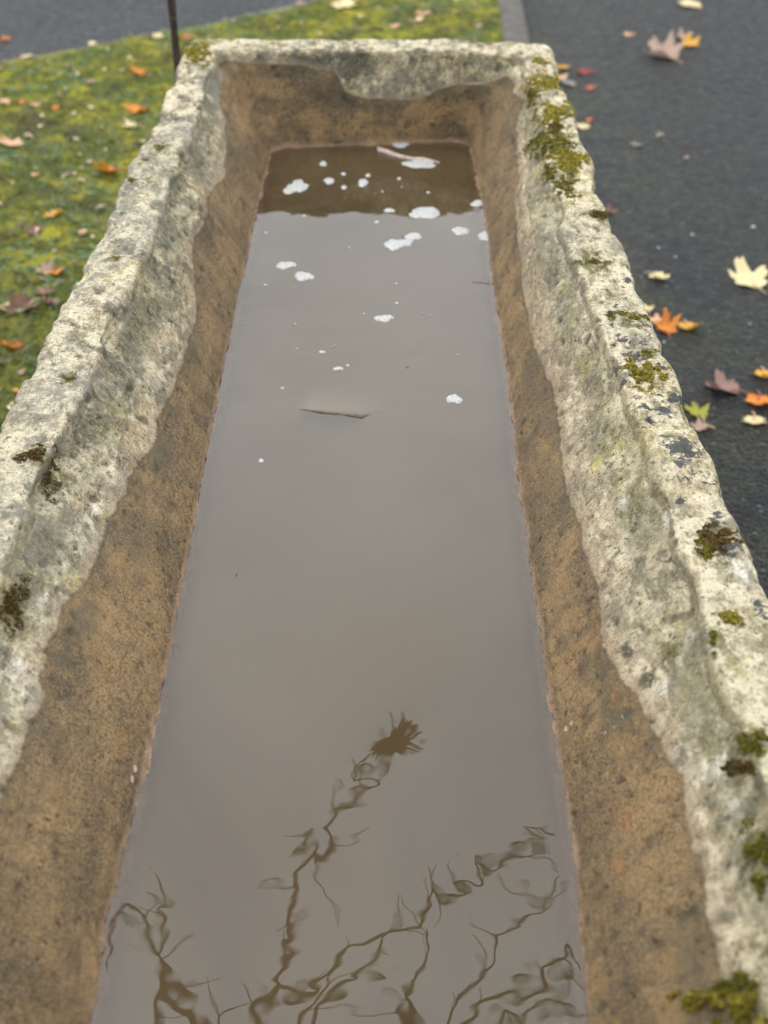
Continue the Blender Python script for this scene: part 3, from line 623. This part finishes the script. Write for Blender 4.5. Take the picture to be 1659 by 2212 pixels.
# kerb edging stones
ke = m_simple('kerb_concrete', (.045, .040, .033), (.085, .077, .065), 40, .85, .003)
y = 2.55; k = 0
kr = bpy.data.objects.new('kerb', None); COL.objects.link(kr); kr.location = (KX(2.5), 2.5, 0); tag(kr, 'narrow grey concrete edging between the moss and the dark path behind the trough', 'kerb')
while y < 9:
    x0 = KX(y); x1 = KX(y+.905)
    vs = []
    for yy, xx in ((y, x0), (y+.905, x1)):
        for dx, zz in ((0, -.05), (0, .030), (.008, .036), (.078, .036), (.086, .030), (.086, -.05)): vs.append((xx+dx-KX(2.5), yy-2.5, zz))
    fs = [(i, i+1, i+7, i+6) for i in range(5)]+[(5, 4, 3, 2, 1, 0), (6, 7, 8, 9, 10, 11)]
    mesh_obj('kerb_stone', vs, fs, ke, kr, smooth=False); y += .915; k += 1
# blades of grass and moss shoots
def blades(name, n, mask, hgt, wid, mat, seed, x0=-1.8, x1=.36, y0=.7, y1=5.6, lean=.5, flat=False):
    r = np.random.RandomState(seed); X = r.uniform(x0, x1, n*3); Y = y1-(y1-y0)*r.uniform(0, 1, n*3)
    ok = (edge_d(X, Y) > .02) & (X < KX(Y)-.005) & ~((X > -.38) & (Y < 2.43))
    PP = np.stack([X, Y, np.zeros(len(X))], 1); ok &= mask(PP, r)
    X = X[ok][:n]; Y = Y[ok][:n]; m = len(X)
    Zg = np.array([gz(a, b) for a, b in zip(X, Y)])
    th = r.uniform(0, 6.283, m); le = r.uniform(.1, lean, m); H = hgt*r.uniform(.5, 1.3, m); Wd = wid*r.uniform(.7, 1.3, m)
    ax = np.stack([np.cos(th), np.sin(th)], 1); sx = np.stack([-np.sin(th), np.cos(th)], 1)
    B = np.stack([X, Y, Zg-.002], 1)
    def pt(t, s):
        off = ax*(le*H*t*t*1.6)[:, None]+sx*(s*Wd)[:, None]
        return np.concatenate([B[:, :2]+off, (B[:, 2]+H*t*(1-.35*t*le))[:, None]], 1)
    VV = np.stack([pt(0., -.5), pt(0., .5), pt(.55, -.4), pt(.55, .4), pt(1., -.04), pt(1., .04)], 1).reshape(-1, 3)
    i = np.arange(m)*6
    FF_ = np.concatenate([np.stack([i, i+1, i+3, i+2], 1), np.stack([i+2, i+3, i+5, i+4], 1)])
    o = mesh_obj(name, VV, FF_, mat, attrs={'rnd': np.repeat(r.uniform(0, 1, m), 6), 'rnd2': np.repeat(r.uniform(0, 1, m), 6)})
    o['kind'] = 'stuff'; return o
gm = m_attrcol('grass_blade', (.05, .09, .022), (.17, .21, .06), .5, dark=(.20, .19, .09), sss=True)
mm = m_attrcol('moss_shoot', (.09, .095, .014), (.38, .345, .035), .9, dark=(.05, .055, .012), sss=True)
cm = m_attrcol('clover_leaf', (.05, .12, .04), (.11, .20, .08), .6, dark=(.14, .20, .12), sss=True)
n_ = lambda P, s, o: fbm(P, s, 3, o)
o = blades('grass', 30000, lambda P, r: (n_(P, 2.6, 5.)+(2.9-P[:, 1])*.25+r.uniform(-.4, .4, len(P))) > .15, .030, .0026, gm, 1, lean=1.2); o['label'] = 'short green grass growing through the moss'; o['category'] = 'grass'
o = blades('moss', 42000, lambda P, r: (n_(P, 5., 15.)+r.uniform(-.4, .4, len(P))) > -.25, .008, .0035, mm, 2, lean=1.0); o['label'] = 'low yellow green moss covering the ground beside the trough'; o['category'] = 'moss'
o = blades('clover', 12000, lambda P, r: (n_(P, 3.3, 25.)+r.uniform(-.3, .3, len(P))) > .25, .010, .011, cm, 3, lean=2.2); o['label'] = 'small broad leaved weeds among the moss'; o['category'] = 'weeds'
def crumbs(n, seed):
    r = np.random.RandomState(seed); vs = []; fs = []; rn = []
    while len(rn) < n*5:
        x, y = r.uniform(-1.7, .34), r.uniform(.8, 5.5)
        if edge_d(x, y) < .0 or x > KX(y)-.02 or (x > -.38 and y < 2.43): continue
        z = gz(x, y)+r.uniform(.002, .009); a = r.uniform(0, 6.28); L1 = r.uniform(.004, .013); L2 = L1*r.uniform(.25, .8)
        i = len(vs); u = np.array([math.cos(a), math.sin(a)]); v = np.array([-u[1], u[0]])
        for q, (p_, s_) in enumerate(((1, 0), (.2, 1), (-1, .3), (-.7, -.7), (.4, -.9))):
            o_ = u*L1*p_+v*L2*s_; vs.append((x+o_[0], y+o_[1], z+r.uniform(0, .003)))
        fs.append((i, i+1, i+2, i+3, i+4)); rn += [r.uniform(0, 1)]*5
    o = mesh_obj('leaf_litter', vs, fs, m_attrcol('leaf_crumb', (.10, .06, .04), (.62, .50, .33), .7), attrs={'rnd': np.array(rn)**2, 'rnd2': np.zeros(len(rn))})
    o['kind'] = 'stuff'; o['label'] = 'small leaf crumbs and bits scattered through the moss'; o['category'] = 'leaf litter'
crumbs(900, 12)
# ------------------------------------------------------------------ moss on the rim
MM = {'y': m_attrcol('yellow_moss', (.19, .165, .018), (.50, .42, .06), .9, dark=(.13, .10, .03), sss=True),
      'g': m_attrcol('green_moss', (.09, .088, .012), (.33, .28, .04), .9, dark=(.05, .045, .012), sss=True),
      'b': m_attrcol('brown_moss', (.09, .055, .02), (.24, .16, .045), .9, dark=(.03, .02, .01), sss=True)}
def moss(px, py, wpx, hpx, kind, label, hgt=.007, seed=0, group='moss tufts on the trough rim', dens=1.0, strag=0):
    r = random.Random(seed+int(px*7+py)); n = int(min(3600, max(200, wpx*hpx*2.2*dens)))
    vs = []; fs = []; rn = []; r2 = []
    ph = [r.uniform(0, 6.28) for _ in range(3)]; c0, _ = surf_px(px, py)
    if c0 is None: return
    sx = 1.
    for _ in range(n):
        a = r.uniform(0, 6.28); q = math.sqrt(r.random())
        lim = 1+.22*math.sin(2*a+ph[0])+.18*math.sin(3*a+ph[1])+.12*math.sin(7*a+ph[2])
        if strag and r.random() < .5: q *= 1.3
        h, nm = surf_px(px+math.cos(a)*q*lim*wpx*(.8 if wpx*hpx > 1400 and px < 1500 else .66), py+math.sin(a)*q*lim*hpx*(.84 if wpx*hpx > 1400 and px < 1500 else .66))
        if h is None or (h-c0).length > .12 or h.z < WZ+.06: continue
        if nm.dot(h-EYE) > 0: nm = -nm
        if pn(np.array([[h.x, h.y, h.z]]), 90, seed*3.3)[0]+pn(np.array([[h.x, h.y, h.z]]), 220, seed)[0]*.5 < -.42+.78*q: continue
        dome = max(0, 1-q*q)*(.4 if kind == 'y' else .2); hh = hgt*(.26+.5*dome)*r.uniform(.6, 1.3)
        d = (nm*.7+Vector((0, 0, .55))+Vector((r.uniform(-1, 1), r.uniform(-1, 1), r.uniform(-.5, .5)))*.75).normalized()
        s = d.cross(Vector((r.uniform(-1, 1), r.uniform(-1, 1), r.uniform(-1, 1)))).normalized()*.00062*(1+hgt*50)*r.uniform(.6, 1.3)
        bpos = h+nm*(hgt*.55*dome-.001); mid = bpos+d*hh*.55; tip = bpos+d*hh+Vector((r.uniform(-1, 1), r.uniform(-1, 1), -.5))*hh*.3
        i = len(vs); vs += [bpos-s, bpos+s, mid-s, mid+s, tip]; fs += [(i, i+1, i+3, i+2), (i+2, i+3, i+4)]
        v = r.random(); v2 = r.random(); rn += [v]*5; r2 += [v2]*5
    if not vs: return
    # cushion under the shoots
    o = mesh_obj('moss_tuft', [tuple(v) for v in vs], fs, MM[kind], attrs={'rnd': rn, 'rnd2': r2})
    me = o.data; C = o; off = c0
    me.transform(Matrix.Translation(-c0)); o.location = c0
    tag(o, label, 'moss', group)
    return o
for i, q in enumerate(MOSS):
    moss(*q[:6], hgt=q[6], seed=i, dens=1.0 if q[4] != 'b' or q[6] > .006 else .7)
# moss along the near rim, its tips rise into view
def near_moss(x, y, wx, hgt, n, kind, label, seed):
    r = random.Random(seed); vs = []; fs = []; rn = []; r2 = []
    for _ in range(n):
        bx, by = x+r.gauss(0, wx/2.4), y+r.uniform(-.035, .012)
        h, nm = surf((bx, by))
        if h is None: continue
        d = Vector((r.uniform(-.6, .6), r.uniform(-.1, .7), r.uniform(.35, 1))).normalized(); hh = hgt*r.uniform(.5, 1.2)
        s = d.cross(Vector((r.uniform(-1, 1), r.uniform(-1, 1), .2))).normalized()*.0013
        i = len(vs); m_ = h+d*hh*.55; t_ = h+d*hh+Vector((r.uniform(-.3, .3), .3, -.35))*hh*.5
        vs += [h-s, h+s, m_-s, m_+s, t_]; fs += [(i, i+1, i+3, i+2), (i+2, i+3, i+4)]
        v = r.random(); v2 = r.random()*.75; rn += [v]*5; r2 += [v2]*5
    o = mesh_obj('moss_tuft', [tuple(v) for v in vs], fs, MM[kind], attrs={'rnd': rn, 'rnd2': r2})
    return tag(o, label, 'moss', 'moss tufts on the trough rim')
near_moss(.242, .476, .085, .024, 4200, 'y', 'bright yellow moss cushion rising over the near right corner of the trough', 4)
near_moss(-.085, .476, .03, .020, 500, 'y', 'low yellow moss tuft poking over the near rim left of centre', 5)
near_moss(-.19, .474, .02, .020, 70, 'y', 'wispy pale moss shoots over the near left corner', 6)
near_moss(.11, .476, .03, .022, 90, 'y', 'sparse yellow moss shoots over the near rim right of centre', 7)
# ------------------------------------------------------------------ iron rod
pb = Vector((-.425, 2.62, 0)); 
d0 = ray(383, 120); t0 = (2.60-EYE.y)/d0.y; p0 = EYE+d0*t0
d1 = ray(370, 0); t1 = (2.60-EYE.y)/d1.y; p1 = EYE+d1*t1
rust = m_simple('rusty_iron', (.018, .013, .011), (.06, .032, .022), 120, .75, .0012)
rod = bpy.data.objects.new('iron_rod', None); COL.objects.link(rod)
dirn = (p1-p0).normalized(); foot = p0+dirn*((0-p0.z)/dirn.z)
rod.location = foot
pth = [dirn*t+Vector((.0015*math.sin(t*9), 0, 0)) for t in np.linspace(-.1, 1.12, 30)]
tube(pth, [.0075+.0006*math.sin(i*1.7) for i in range(30)], rust, 'shaft', rod, 10)
top = pth[-1]
tube([top+Vector((.03*math.cos(a)-.03, 0, .03*math.sin(a))) for a in np.linspace(0, 5.4, 16)], .006, rust, 'hook', rod, 8)
tag(rod, 'thin rusty iron rod standing behind the far left corner of the trough', 'rod')
# ------------------------------------------------------------------ leaves
LM = {'orange': m_leaf('orange_leaf', (.58, .19, .018), (.38, .09, .012), (.75, .36, .06)),
      'yellow': m_leaf('yellow_leaf', (.60, .31, .03), (.50, .17, .015), (.72, .45, .12)),
      'cream': m_leaf('cream_leaf', (.66, .54, .29), (.62, .48, .25), (.66, .50, .28), .25),
      'peach': m_leaf('peach_leaf', (.62, .36, .20), (.40, .20, .10), (.62, .42, .27)),
      'brown': m_leaf('brown_leaf', (.17, .085, .055), (.08, .04, .03), (.24, .14, .10)),
      'mauve': m_leaf('mauve_leaf', (.25, .15, .12), (.14, .08, .065), (.30, .18, .14)),
      'tan': m_leaf('tan_leaf', (.36, .25, .19), (.22, .14, .10), (.42, .30, .22)),
      'red': m_leaf('red_leaf', (.22, .02, .014), (.10, .012, .01), (.30, .04, .03)),
      'coral': m_leaf('coral_leaf', (.45, .10, .06), (.28, .05, .03), (.45, .16, .1)),
      'lime': m_leaf('lime_leaf', (.30, .29, .02), (.12, .13, .015), (.34, .30, .05), .8),
      'grey': m_leaf('grey_leaf', (.17, .17, .15), (.10, .10, .09), (.2, .2, .18))}
STALK = {'r': m_simple('red_stalk', (.28, .05, .04), (.34, .09, .06), 60, .5), 't': m_simple('tan_stalk', (.40, .28, .15), (.5, .36, .2), 60, .6)}
def leaf(px, py, wpx, col, label, shape='maple', rot=None, curl=.25, stalk='t', seed=0, group=None, tilt=.12):
    r = random.Random(int(px*13+py)+seed)
    if rot is None: rot = r.uniform(0, 6.28)
    c = at(px, py, .02); sc = 1.1*wpx/FPX*depth(c)/2/(.86 if shape == 'maple' else .7)
    n = 100; rings = 5
    if shape == 'maple': lob = [(90, 1.0, 19), (38, .93, 19), (142, .93, 19), (-14, .66, 18), (194, .66, 18)]
    elif shape == 'three': lob = [(90, 1.0, 20), (22, .85, 21), (158, .85, 21)]
    else: lob = [(90, 1.0, 60)]
    lob = [(la+r.uniform(-5, 5), ll*r.uniform(.78, 1.06), wd_*r.uniform(.9, 1.1)) for la, ll, wd_ in lob]
    def rad(a):
        if shape == 'oval': return .52/math.sqrt(1-(.72*math.sin(a))**2)*(1+.04*math.sin(9*a))
        v = .50
        for la, ll, wd_ in lob:
            d = abs((math.degrees(a)-la+180) % 360-180)
            v = max(v, ll*(max(0, 1-(d/(wd_*2.0))**1.5)) if d < wd_*2.0 else 0)
        v = max(v, .50)
        return v*(1+.07*math.sin(a*19+1)+.04*math.sin(a*33))*(1-.10*max(0, math.cos(a+math.pi/2))**6)
    vs = [(0, 0, 0)]; ve = [1.]
    ph = r.uniform(0, 6.28); cu = curl*r.uniform(.9, 1.9)
    for k in range(1, rings+1):
        t = k/rings
        for j in range(n):
            a = 6.28318*j/n; q = rad(a)*t
            x, y = q*math.cos(a), q*math.sin(a)
            z = cu*(q*q)*(.55+.45*math.sin(2*a+ph))+.05*math.sin(5*x+ph)*math.sin(6*y+ph)+cu*.35*abs(x)
            vs.append((x, y, z))
            dm = min(abs((math.degrees(a)-la+180) % 360-180) for la, _, _ in lob)
            ve.append(max(0, 1-dm*q/2.6))
    fs = [(0, 1+j, 1+(j+1) % n) for j in range(n)]
    for k in range(rings-1):
        p_, q_ = 1+k*n, 1+(k+1)*n
        for j in range(n): fs.append((p_+j, q_+j, q_+(j+1) % n, p_+(j+1) % n))
    A = np.array(vs)*sc
    rt = np.array(Matrix.Rotation(rot, 3, 'Z') @ Matrix.Rotation(r.uniform(-tilt, tilt), 3, 'X') @ Matrix.Rotation(r.uniform(-tilt, tilt), 3, 'Y'))
    A = A @ rt.T
    g = gz(c.x, c.y); onb = g > .004
    A[:, 2] -= np.percentile(A[:, 2], 4); A[:, 2] += .003 if onb else .0012
    root = bpy.data.objects.new('fallen_leaf', None); COL.objects.link(root); root.location = (c.x, c.y, g)
    mesh_obj('blade', A, fs, LM[col], root, attrs={'vein': ve})
    if stalk and wpx > 14:
        b0 = Vector((rt @ np.array([0, -.02, 0]))*sc); z0 = A[0, 2]
        st = [Vector((*(rt @ np.array([math.sin(u*2+ph)*.12*u, -.05-u*.85, 0])*sc)[:2], max(.0015, z0*(1-u)+.006*math.sin(u*3.)))) for u in np.linspace(0, 1, 8)]
        tube(st, [.0014]*7+[.0021], STALK[stalk], 'stalk', root, 6)
    return tag(root, label, 'leaf', group or 'fallen autumn leaves')
LV = [
 (8, 75, 24, 'orange', 'small orange leaf on the far road at the left edge of the photo', 'maple'),
 (246, 76, 12, 'coral', 'tiny pink leaf on the far road near the cream one', 'oval'),
 (270, 78, 19, 'cream', 'small cream leaf on the far road just short of the moss', 'oval'),
 (341, 91, 24, 'cream', 'cream leaf on the mossy edge between the road and the iron rod', 'three'),
 (202, 99, 20, 'cream', 'pale leaf lying right on the moss edge under the road', 'oval'),
 (60, 132, 22, 'cream', 'pale leaf on the moss edge at far left', 'oval'),
 (152, 152, 14, 'cream', 'tiny cream leaf alone on the bright far moss', 'oval'),
 (302, 176, 42, 'orange', 'orange leaf on bright moss, farther of the two orange ones beside the left rim', 'maple'),
 (404, 94, 24, 'coral', 'red orange leaf right of the foot of the iron rod', 'maple'),
 (11, 232, 24, 'peach', 'peach leaf at the left photo edge beside a small round orange one', 'three'),
 (52, 229, 17, 'orange', 'small round orange leaf near the left photo edge', 'oval'),
 (82, 238, 18, 'peach', 'small pale peach leaf right of the round orange one', 'three'),
 (121, 246, 18, 'orange', 'upright curled orange leaf in the moss', 'oval'),
 (300, 247, 50, 'orange', 'orange leaf right above the cream leaf with a long stalk', 'maple'),
 (292, 284, 52, 'cream', 'cream maple leaf with dark stalk close to the left rim', 'maple'),
 (24, 303, 10, 'coral', 'tiny pink leaf above the large peach leaf at left', 'oval'),
 (38, 321, 68, 'peach', 'large peach maple leaf on moss at the left photo edge', 'maple'),
 (176, 345, 10, 'cream', 'tiny cream leaf in the middle of the moss', 'oval'),
 (195, 192, 24, 'tan', 'small tan leaf sunk in the far moss', 'oval'),
 (236, 384, 66, 'orange', 'spread orange maple leaf touching the outer face of the left rim', 'maple'),
 (140, 389, 12, 'cream', 'tiny pale leaf left of the spread orange leaf', 'oval'),
 (177, 404, 16, 'peach', 'small pinkish leaf below the spread orange leaf', 'oval'),
 (78, 389, 16, 'peach', 'small tan leaf on dark turf at left', 'oval'),
 (119, 480, 44, 'yellow', 'yellow orange leaf standing in green grass', 'three'),
 (182, 521, 17, 'peach', 'small peach leaf between grass tufts near the left rim', 'oval'),
 (78, 518, 42, 'brown', 'dark brown leaf flat in the grass', 'maple'),
 (98, 600, 44, 'tan', 'tan brown leaf under the orange one above the dark leaf litter', 'maple'),
 (122, 607, 36, 'orange', 'orange leaf on top of a tan one above the dark leaf litter', 'three'),
 (97, 648, 46, 'brown', 'reddish brown curled leaf at the top of the dark leaf litter', 'maple'),
 (62, 682, 88, 'brown', 'large dark brown crumpled leaf of the leaf litter at left', 'maple'),
 (112, 672, 46, 'mauve', 'mauve brown leaf of the leaf litter against the left rim', 'maple'),
 (14, 686, 38, 'cream', 'cream leaf at the left photo edge beside the dark crumpled leaf', 'three'),
 (31, 758, 62, 'orange', 'vivid orange maple leaf nearest to the trough at the left photo edge', 'maple'),
 (50, 812, 20, 'tan', 'thin pale tan leaf scrap below the vivid orange leaf', 'oval'),
 (35, 850, 14, 'yellow', 'tiny yellow leaf in the dark moss by the near left rim', 'oval'),
 (740, 26, 74, 'cream', 'large cream yellow maple leaf on the moss behind the trough', 'maple'),
 (739, 8, 15, 'cream', 'small cream leaf just behind the large cream yellow one', 'oval'),
 (649, 16, 18, 'tan', 'small tan leaf near the road left of the large cream leaf', 'oval'),
 (851, 62, 44, 'peach', 'pinkish leaf closest to the far rim of the trough', 'maple'),
 (899, 50, 46, 'cream', 'cream leaf of the trio behind the far rim', 'maple'),
 (914, 34, 50, 'peach', 'peach brown leaf of the trio, farthest from the rim', 'maple'),
 (991, 29, 13, 'cream', 'tiny cream leaf beside the kerb in the far moss', 'oval'),
 (1490, 0, 46, 'cream', 'cream leaf cut by the top edge of the photo', 'oval'),
 (1360, 63, 20, 'peach', 'small peach leaf alone on the far tarmac', 'oval'),
 (1474, 72, 36, 'tan', 'tan leaf under the yellow orange one on the far tarmac', 'three'),
 (1490, 86, 42, 'yellow', 'yellow orange curled leaf behind the large tan leaf', 'three'),
 (1436, 110, 98, 'tan', 'largest tan brown maple leaf on the far tarmac', 'maple'),
 (1217, 134, 34, 'yellow', 'yellow and peach leaf on tarmac by the far right rim', 'three'),
 (1267, 144, 42, 'red', 'dark red maple leaf on the tarmac', 'maple'),
 (1274, 179, 26, 'coral', 'small coral red leaf below the dark red one', 'maple'),
 (1211, 158, 30, 'peach', 'peach leaf half hidden by the right rim', 'three'),
 (1229, 168, 34, 'grey', 'grey green leaf touching the right rim with a yellow stalk', 'oval'),
 (1260, 260, 42, 'cream', 'cream leaf sticking out from behind the right rim', 'maple'),
 (1276, 246, 16, 'orange', 'small orange leaf with long pale stalk behind the cream one', 'oval'),
 (1428, 278, 20, 'grey', 'flat grey leaf mark on open tarmac, right of the pair', 'oval'),
 (1378, 300, 22, 'grey', 'flat grey leaf mark on open tarmac, left of the pair', 'oval'),
 (1484, 328, 12, 'tan', 'tiny tan leaf on the open tarmac', 'oval'),
 (1312, 444, 32, 'brown', 'brown leaf tucked behind the right rim at the red brown moss', 'three'),
 (1421, 583, 54, 'cream', 'cream maple leaf with curved stalk on tarmac beside the right rim', 'maple'),
 (1624, 592, 108, 'cream', 'largest cream yellow maple leaf at the right photo edge', 'maple'),
 (1400, 652, 30, 'cream', 'small cream leaf just behind the orange pair by the right rim', 'three'),
 (1418, 676, 34, 'peach', 'peach leaf between the rim and the orange pair', 'three'),
 (1442, 696, 62, 'orange', 'orange curled leaf of the pair next to the right rim', 'maple'),
 (1487, 690, 56, 'yellow', 'golden orange leaf of the pair, farther from the rim', 'maple'),
 (1572, 825, 92, 'mauve', 'large mauve brown maple leaf on the right tarmac', 'maple'),
 (1652, 792, 48, 'yellow', 'yellow orange leaf at the right photo edge above the orange one', 'three'),
 (1642, 850, 66, 'orange', 'deep orange leaf with red stalk at the right photo edge', 'three'),
 (1632, 890, 60, 'cream', 'cream star shaped leaf with long stalk below the deep orange leaf', 'maple'),
 (1512, 878, 58, 'lime', 'yellow green blotched leaf against the right rim', 'maple'),
 (1518, 905, 40, 'tan', 'tan pink curled leaf against the right rim under the yellow green one', 'three'),
 (1659, 1292, 40, 'orange', 'orange leaf peeping out at the right photo edge below the near rim', 'maple')]
for i, q in enumerate(LV):
    leaf(*q[:6], curl=.45 if q[3] in ('brown', 'mauve', 'orange', 'yellow', 'tan') else .25, stalk='r' if q[3] in ('orange', 'red', 'coral', 'mauve') else 't', seed=i, tilt=.22 if q[0] < 1000 else .12)
# loose stones on the tarmac
pb_m = m_simple('pebble', (.30, .30, .29), (.5, .49, .46), 200, .7)
for i, (px, py, wq) in enumerate([(1626, 492, 9), (1495, 508, 7), (1422, 536, 6), (1434, 740, 6), (1502, 1046, 6), (1459, 556, 6), (1394, 742, 5), (1620, 700, 5)]):
    c = at(px, py, 0); r = wq/FPX*depth(c)/2; rr = random.Random(i)
    bm = bmesh.new(); bmesh.ops.create_icosphere(bm, subdivisions=2, radius=r)
    for v in bm.verts: v.co *= 1+rr.uniform(-.15, .15); v.co.z = v.co.z*.6+r*.4
    me = bpy.data.meshes.new('pebble'); bm.to_mesh(me); bm.free(); me.materials.append(pb_m)
    o = bpy.data.objects.new('pebble', me); COL.objects.link(o); o.location = c
    tag(o, 'small pale pebble loose on the dark path right of the trough', 'pebble', 'pebbles on the path')
# ------------------------------------------------------------------ overhanging tree, seen only mirrored in the water
BARK = m_simple('tree_bark', (.03, .022, .015), (.07, .05, .035), 40, .85, .003)
def mirror(px, py, z):
    p = at(px, py, WZ); d = ray(px, py); d = Vector((d.x, d.y, -d.z)); return p+d*((z-WZ)/d.z)
tree = bpy.data.objects.new('overhanging_tree', None); COL.objects.link(tree); tree.location = (-2.4, -.6, 0)
tag(tree, 'bare crooked branched tree whose twigs are mirrored in the near water of the trough', 'tree')
def spline(P, k=5):
    P = [Vector(p) for p in P]; o = []
    for i in range(len(P)-1):
        a, b_, c, d = P[max(i-1, 0)], P[i], P[i+1], P[min(i+2, len(P)-1)]
        for t in np.linspace(0, 1, k, endpoint=False):
            o.append(.5*((2*b_)+(c-a)*t+(2*a-5*b_+4*c-d)*t*t+(3*b_-a-3*c+d)*t**3))
    o.append(P[-1]); return o
BR = [  # ripple wiggle of the reflection is built into these branch shapes
 ([(588, 2300), (563, 2187), (595, 2137), (581, 2105), (599, 2055), (638, 2032), (647, 2000), (633, 1977), (649, 1936), (642, 1895), (670, 1859), (704, 1877), (722, 1822), (709, 1795), (736, 1754), (777, 1740), (809, 1718), (827, 1706), (804, 1684), (772, 1690), (791, 1663), (823, 1649), (850, 1615)], 11, 3),
 ([(595, 2137), (631, 2146), (700, 2132), (677, 2105), (718, 2078), (759, 2046), (813, 2018), (877, 2000), (891, 1968), (918, 1932), (936, 1909), (964, 1932), (1000, 1914), (991, 1891), (1050, 1889), (1032, 1850), (1078, 1861), (1110, 1836), (1146, 1827), (1123, 1795), (1196, 1793)], 9, 3),
 ([(640, 2300), (663, 2205), (690, 2160), (727, 2132), (715, 2095), (745, 2060)], 7, 3),
 ([(690, 2290), (700, 2187), (727, 2160), (791, 2132), (781, 2110), (809, 2060), (813, 2032), (850, 2000), (880, 1985)], 8, 4),
 ([(870, 2300), (863, 2205), (845, 2173), (900, 2132), (900, 2087), (914, 2046), (911, 2000)], 10, 3),
 ([(940, 2290), (968, 2212), (1000, 2164), (1041, 2114), (1082, 2069), (1082, 2028), (1119, 2005), (1123, 1977), (1164, 1950), (1169, 1914), (1192, 1891)], 7, 2),
 ([(960, 2290), (1032, 2212), (1087, 2173), (1169, 2132), (1173, 2105), (1214, 2087), (1228, 2060), (1242, 2090)], 8, 4),
 ([(1060, 2300), (1091, 2205), (1128, 2205), (1178, 2164), (1242, 2192)], 7, 3),
 ([(320, 2300), (322, 2207), (329, 2150), (329, 2085), (320, 2057), (298, 2010), (276, 1964), (250, 2020), (229, 2093)], 8, 3),
 ([(320, 2057), (344, 2007), (345, 1960), (365, 1946), (358, 1906), (347, 1878)], 6, 2),
 ([(329, 2085), (347, 2121), (394, 2157), (422, 2189), (470, 2290)], 8, 15),
 ([(470, 2290), (473, 2200), (501, 2175), (558, 2161)], 5, 2),
 ([(936, 1909), (918, 1890), (905, 1860)], 5, 2), ([(670, 1859), (681, 1823), (672, 1796)], 6, 3)]
zb = WZ+1.75
ends = []
def reloc(P): return [p-tree.location for p in P]
for i, (pl, wa, wb) in enumerate(BR):
    z = zb+.06*math.sin(i*2.1) if False else zb
    Pt = spline([mirror(a, b_, z+.0006*(b_-2000)) for a, b_ in pl])
    tot = 3.1
    k = len(Pt); rr = [max(.0017, 1.7*(wa+(wb-wa)*j/(k-1))/FPX*tot/2*(1+.45*max(0, math.sin(j*.9+i)))) for j in range(k)]
    if pl[0][1] > 2250: ends.append((Pt[0], rr[0]))
    if pl[-1][1] > 2250: ends.append((Pt[-1], rr[-1]))
    tube(reloc(Pt), rr, BARK, 'branch', tree, 6)
    rt_ = random.Random(i*5+1)
    for j in range(6, k-3, 9):       # short side twigs
        dd_ = (Pt[j+1]-Pt[j-1]).normalized(); sd_ = dd_.cross(Vector((0, 0, 1))).normalized()*rt_.choice((-1, 1))
        e_ = Pt[j]+(dd_*rt_.uniform(.3, 1)+sd_*rt_.uniform(.5, 1.1)+Vector((0, 0, rt_.uniform(-.3, .3))))*rt_.uniform(.05, .12)
        m_ = Pt[j].lerp(e_, .5)+Vector((rt_.uniform(-1, 1), rt_.uniform(-1, 1), 0))*.014
        tube(reloc(spline([Pt[j], m_, e_], 4)), list(np.linspace(.0032, .0014, 9)), BARK, 'twig', tree, 5)
hub = Vector((-.9, .9, zb+1.1))
for p, r_ in ends:
    m_ = p.lerp(hub, .5)+Vector((0, -.1, .15))
    tube(reloc(spline([p, m_, hub], 6)), list(np.linspace(r_, .02, 13)), BARK, 'branch', tree, 7)
tube(reloc(spline([hub+Vector((.25, .1, -.1)), hub, Vector((-1.7, .1, zb+.9)), Vector((-2.3, -.5, 1.9))], 6)), list(np.linspace(.018, .07, 19)), BARK, 'branch', tree, 10)
tube(reloc(spline([Vector((-2.42, -.62, -.1)), Vector((-2.38, -.58, 1.0)), Vector((-2.3, -.5, 1.9)), Vector((-2.2, -.6, 3.2)), Vector((-2.3, -.8, 5.0))], 6)), list(np.linspace(.17, .04, 25)), BARK, 'trunk', tree, 16)
for a_ in range(7):
    st = Vector((-2.25, -.6, 2.4+.35*a_)); an = a_*2.4; e = st+Vector((math.cos(an)*1.2, math.sin(an)*1.2-.8, .9))
    if e.x > -1.2: e.x = -1.4
    tube(reloc(spline([st, st.lerp(e, .5)+Vector((0, 0, .1)), e], 6)), list(np.linspace(.035, .006, 13)), BARK, 'branch', tree, 7)
# tuft of leaves at the end of the longest twig
c = mirror(854, 1611, zb-.0006*390); rr = random.Random(3); vs = []; fs = []
for k_ in range(330):
    a = rr.uniform(0, 6.28); el = rr.uniform(-1, 1); d = Vector((math.cos(a), math.sin(a), el*1.2)).normalized()
    L_ = rr.choice((.035, .045, .055, .08))*rr.uniform(.8, 1.15); s = d.cross(Vector((rr.uniform(-1, 1), rr.uniform(-1, 1), 1))).normalized()*.011
    b0 = c+d*.005; i = len(vs)
    vs += [b0, b0+d*L_*.5-s, b0+d*L_*.5+s, b0+d*L_]; fs += [(i, i+1, i+3, i+2)]
mesh_obj('foliage', [tuple(v-tree.location) for v in vs], fs, m_simple('dry_foliage', (.035, .03, .012), (.06, .05, .02), 30, .8), tree)
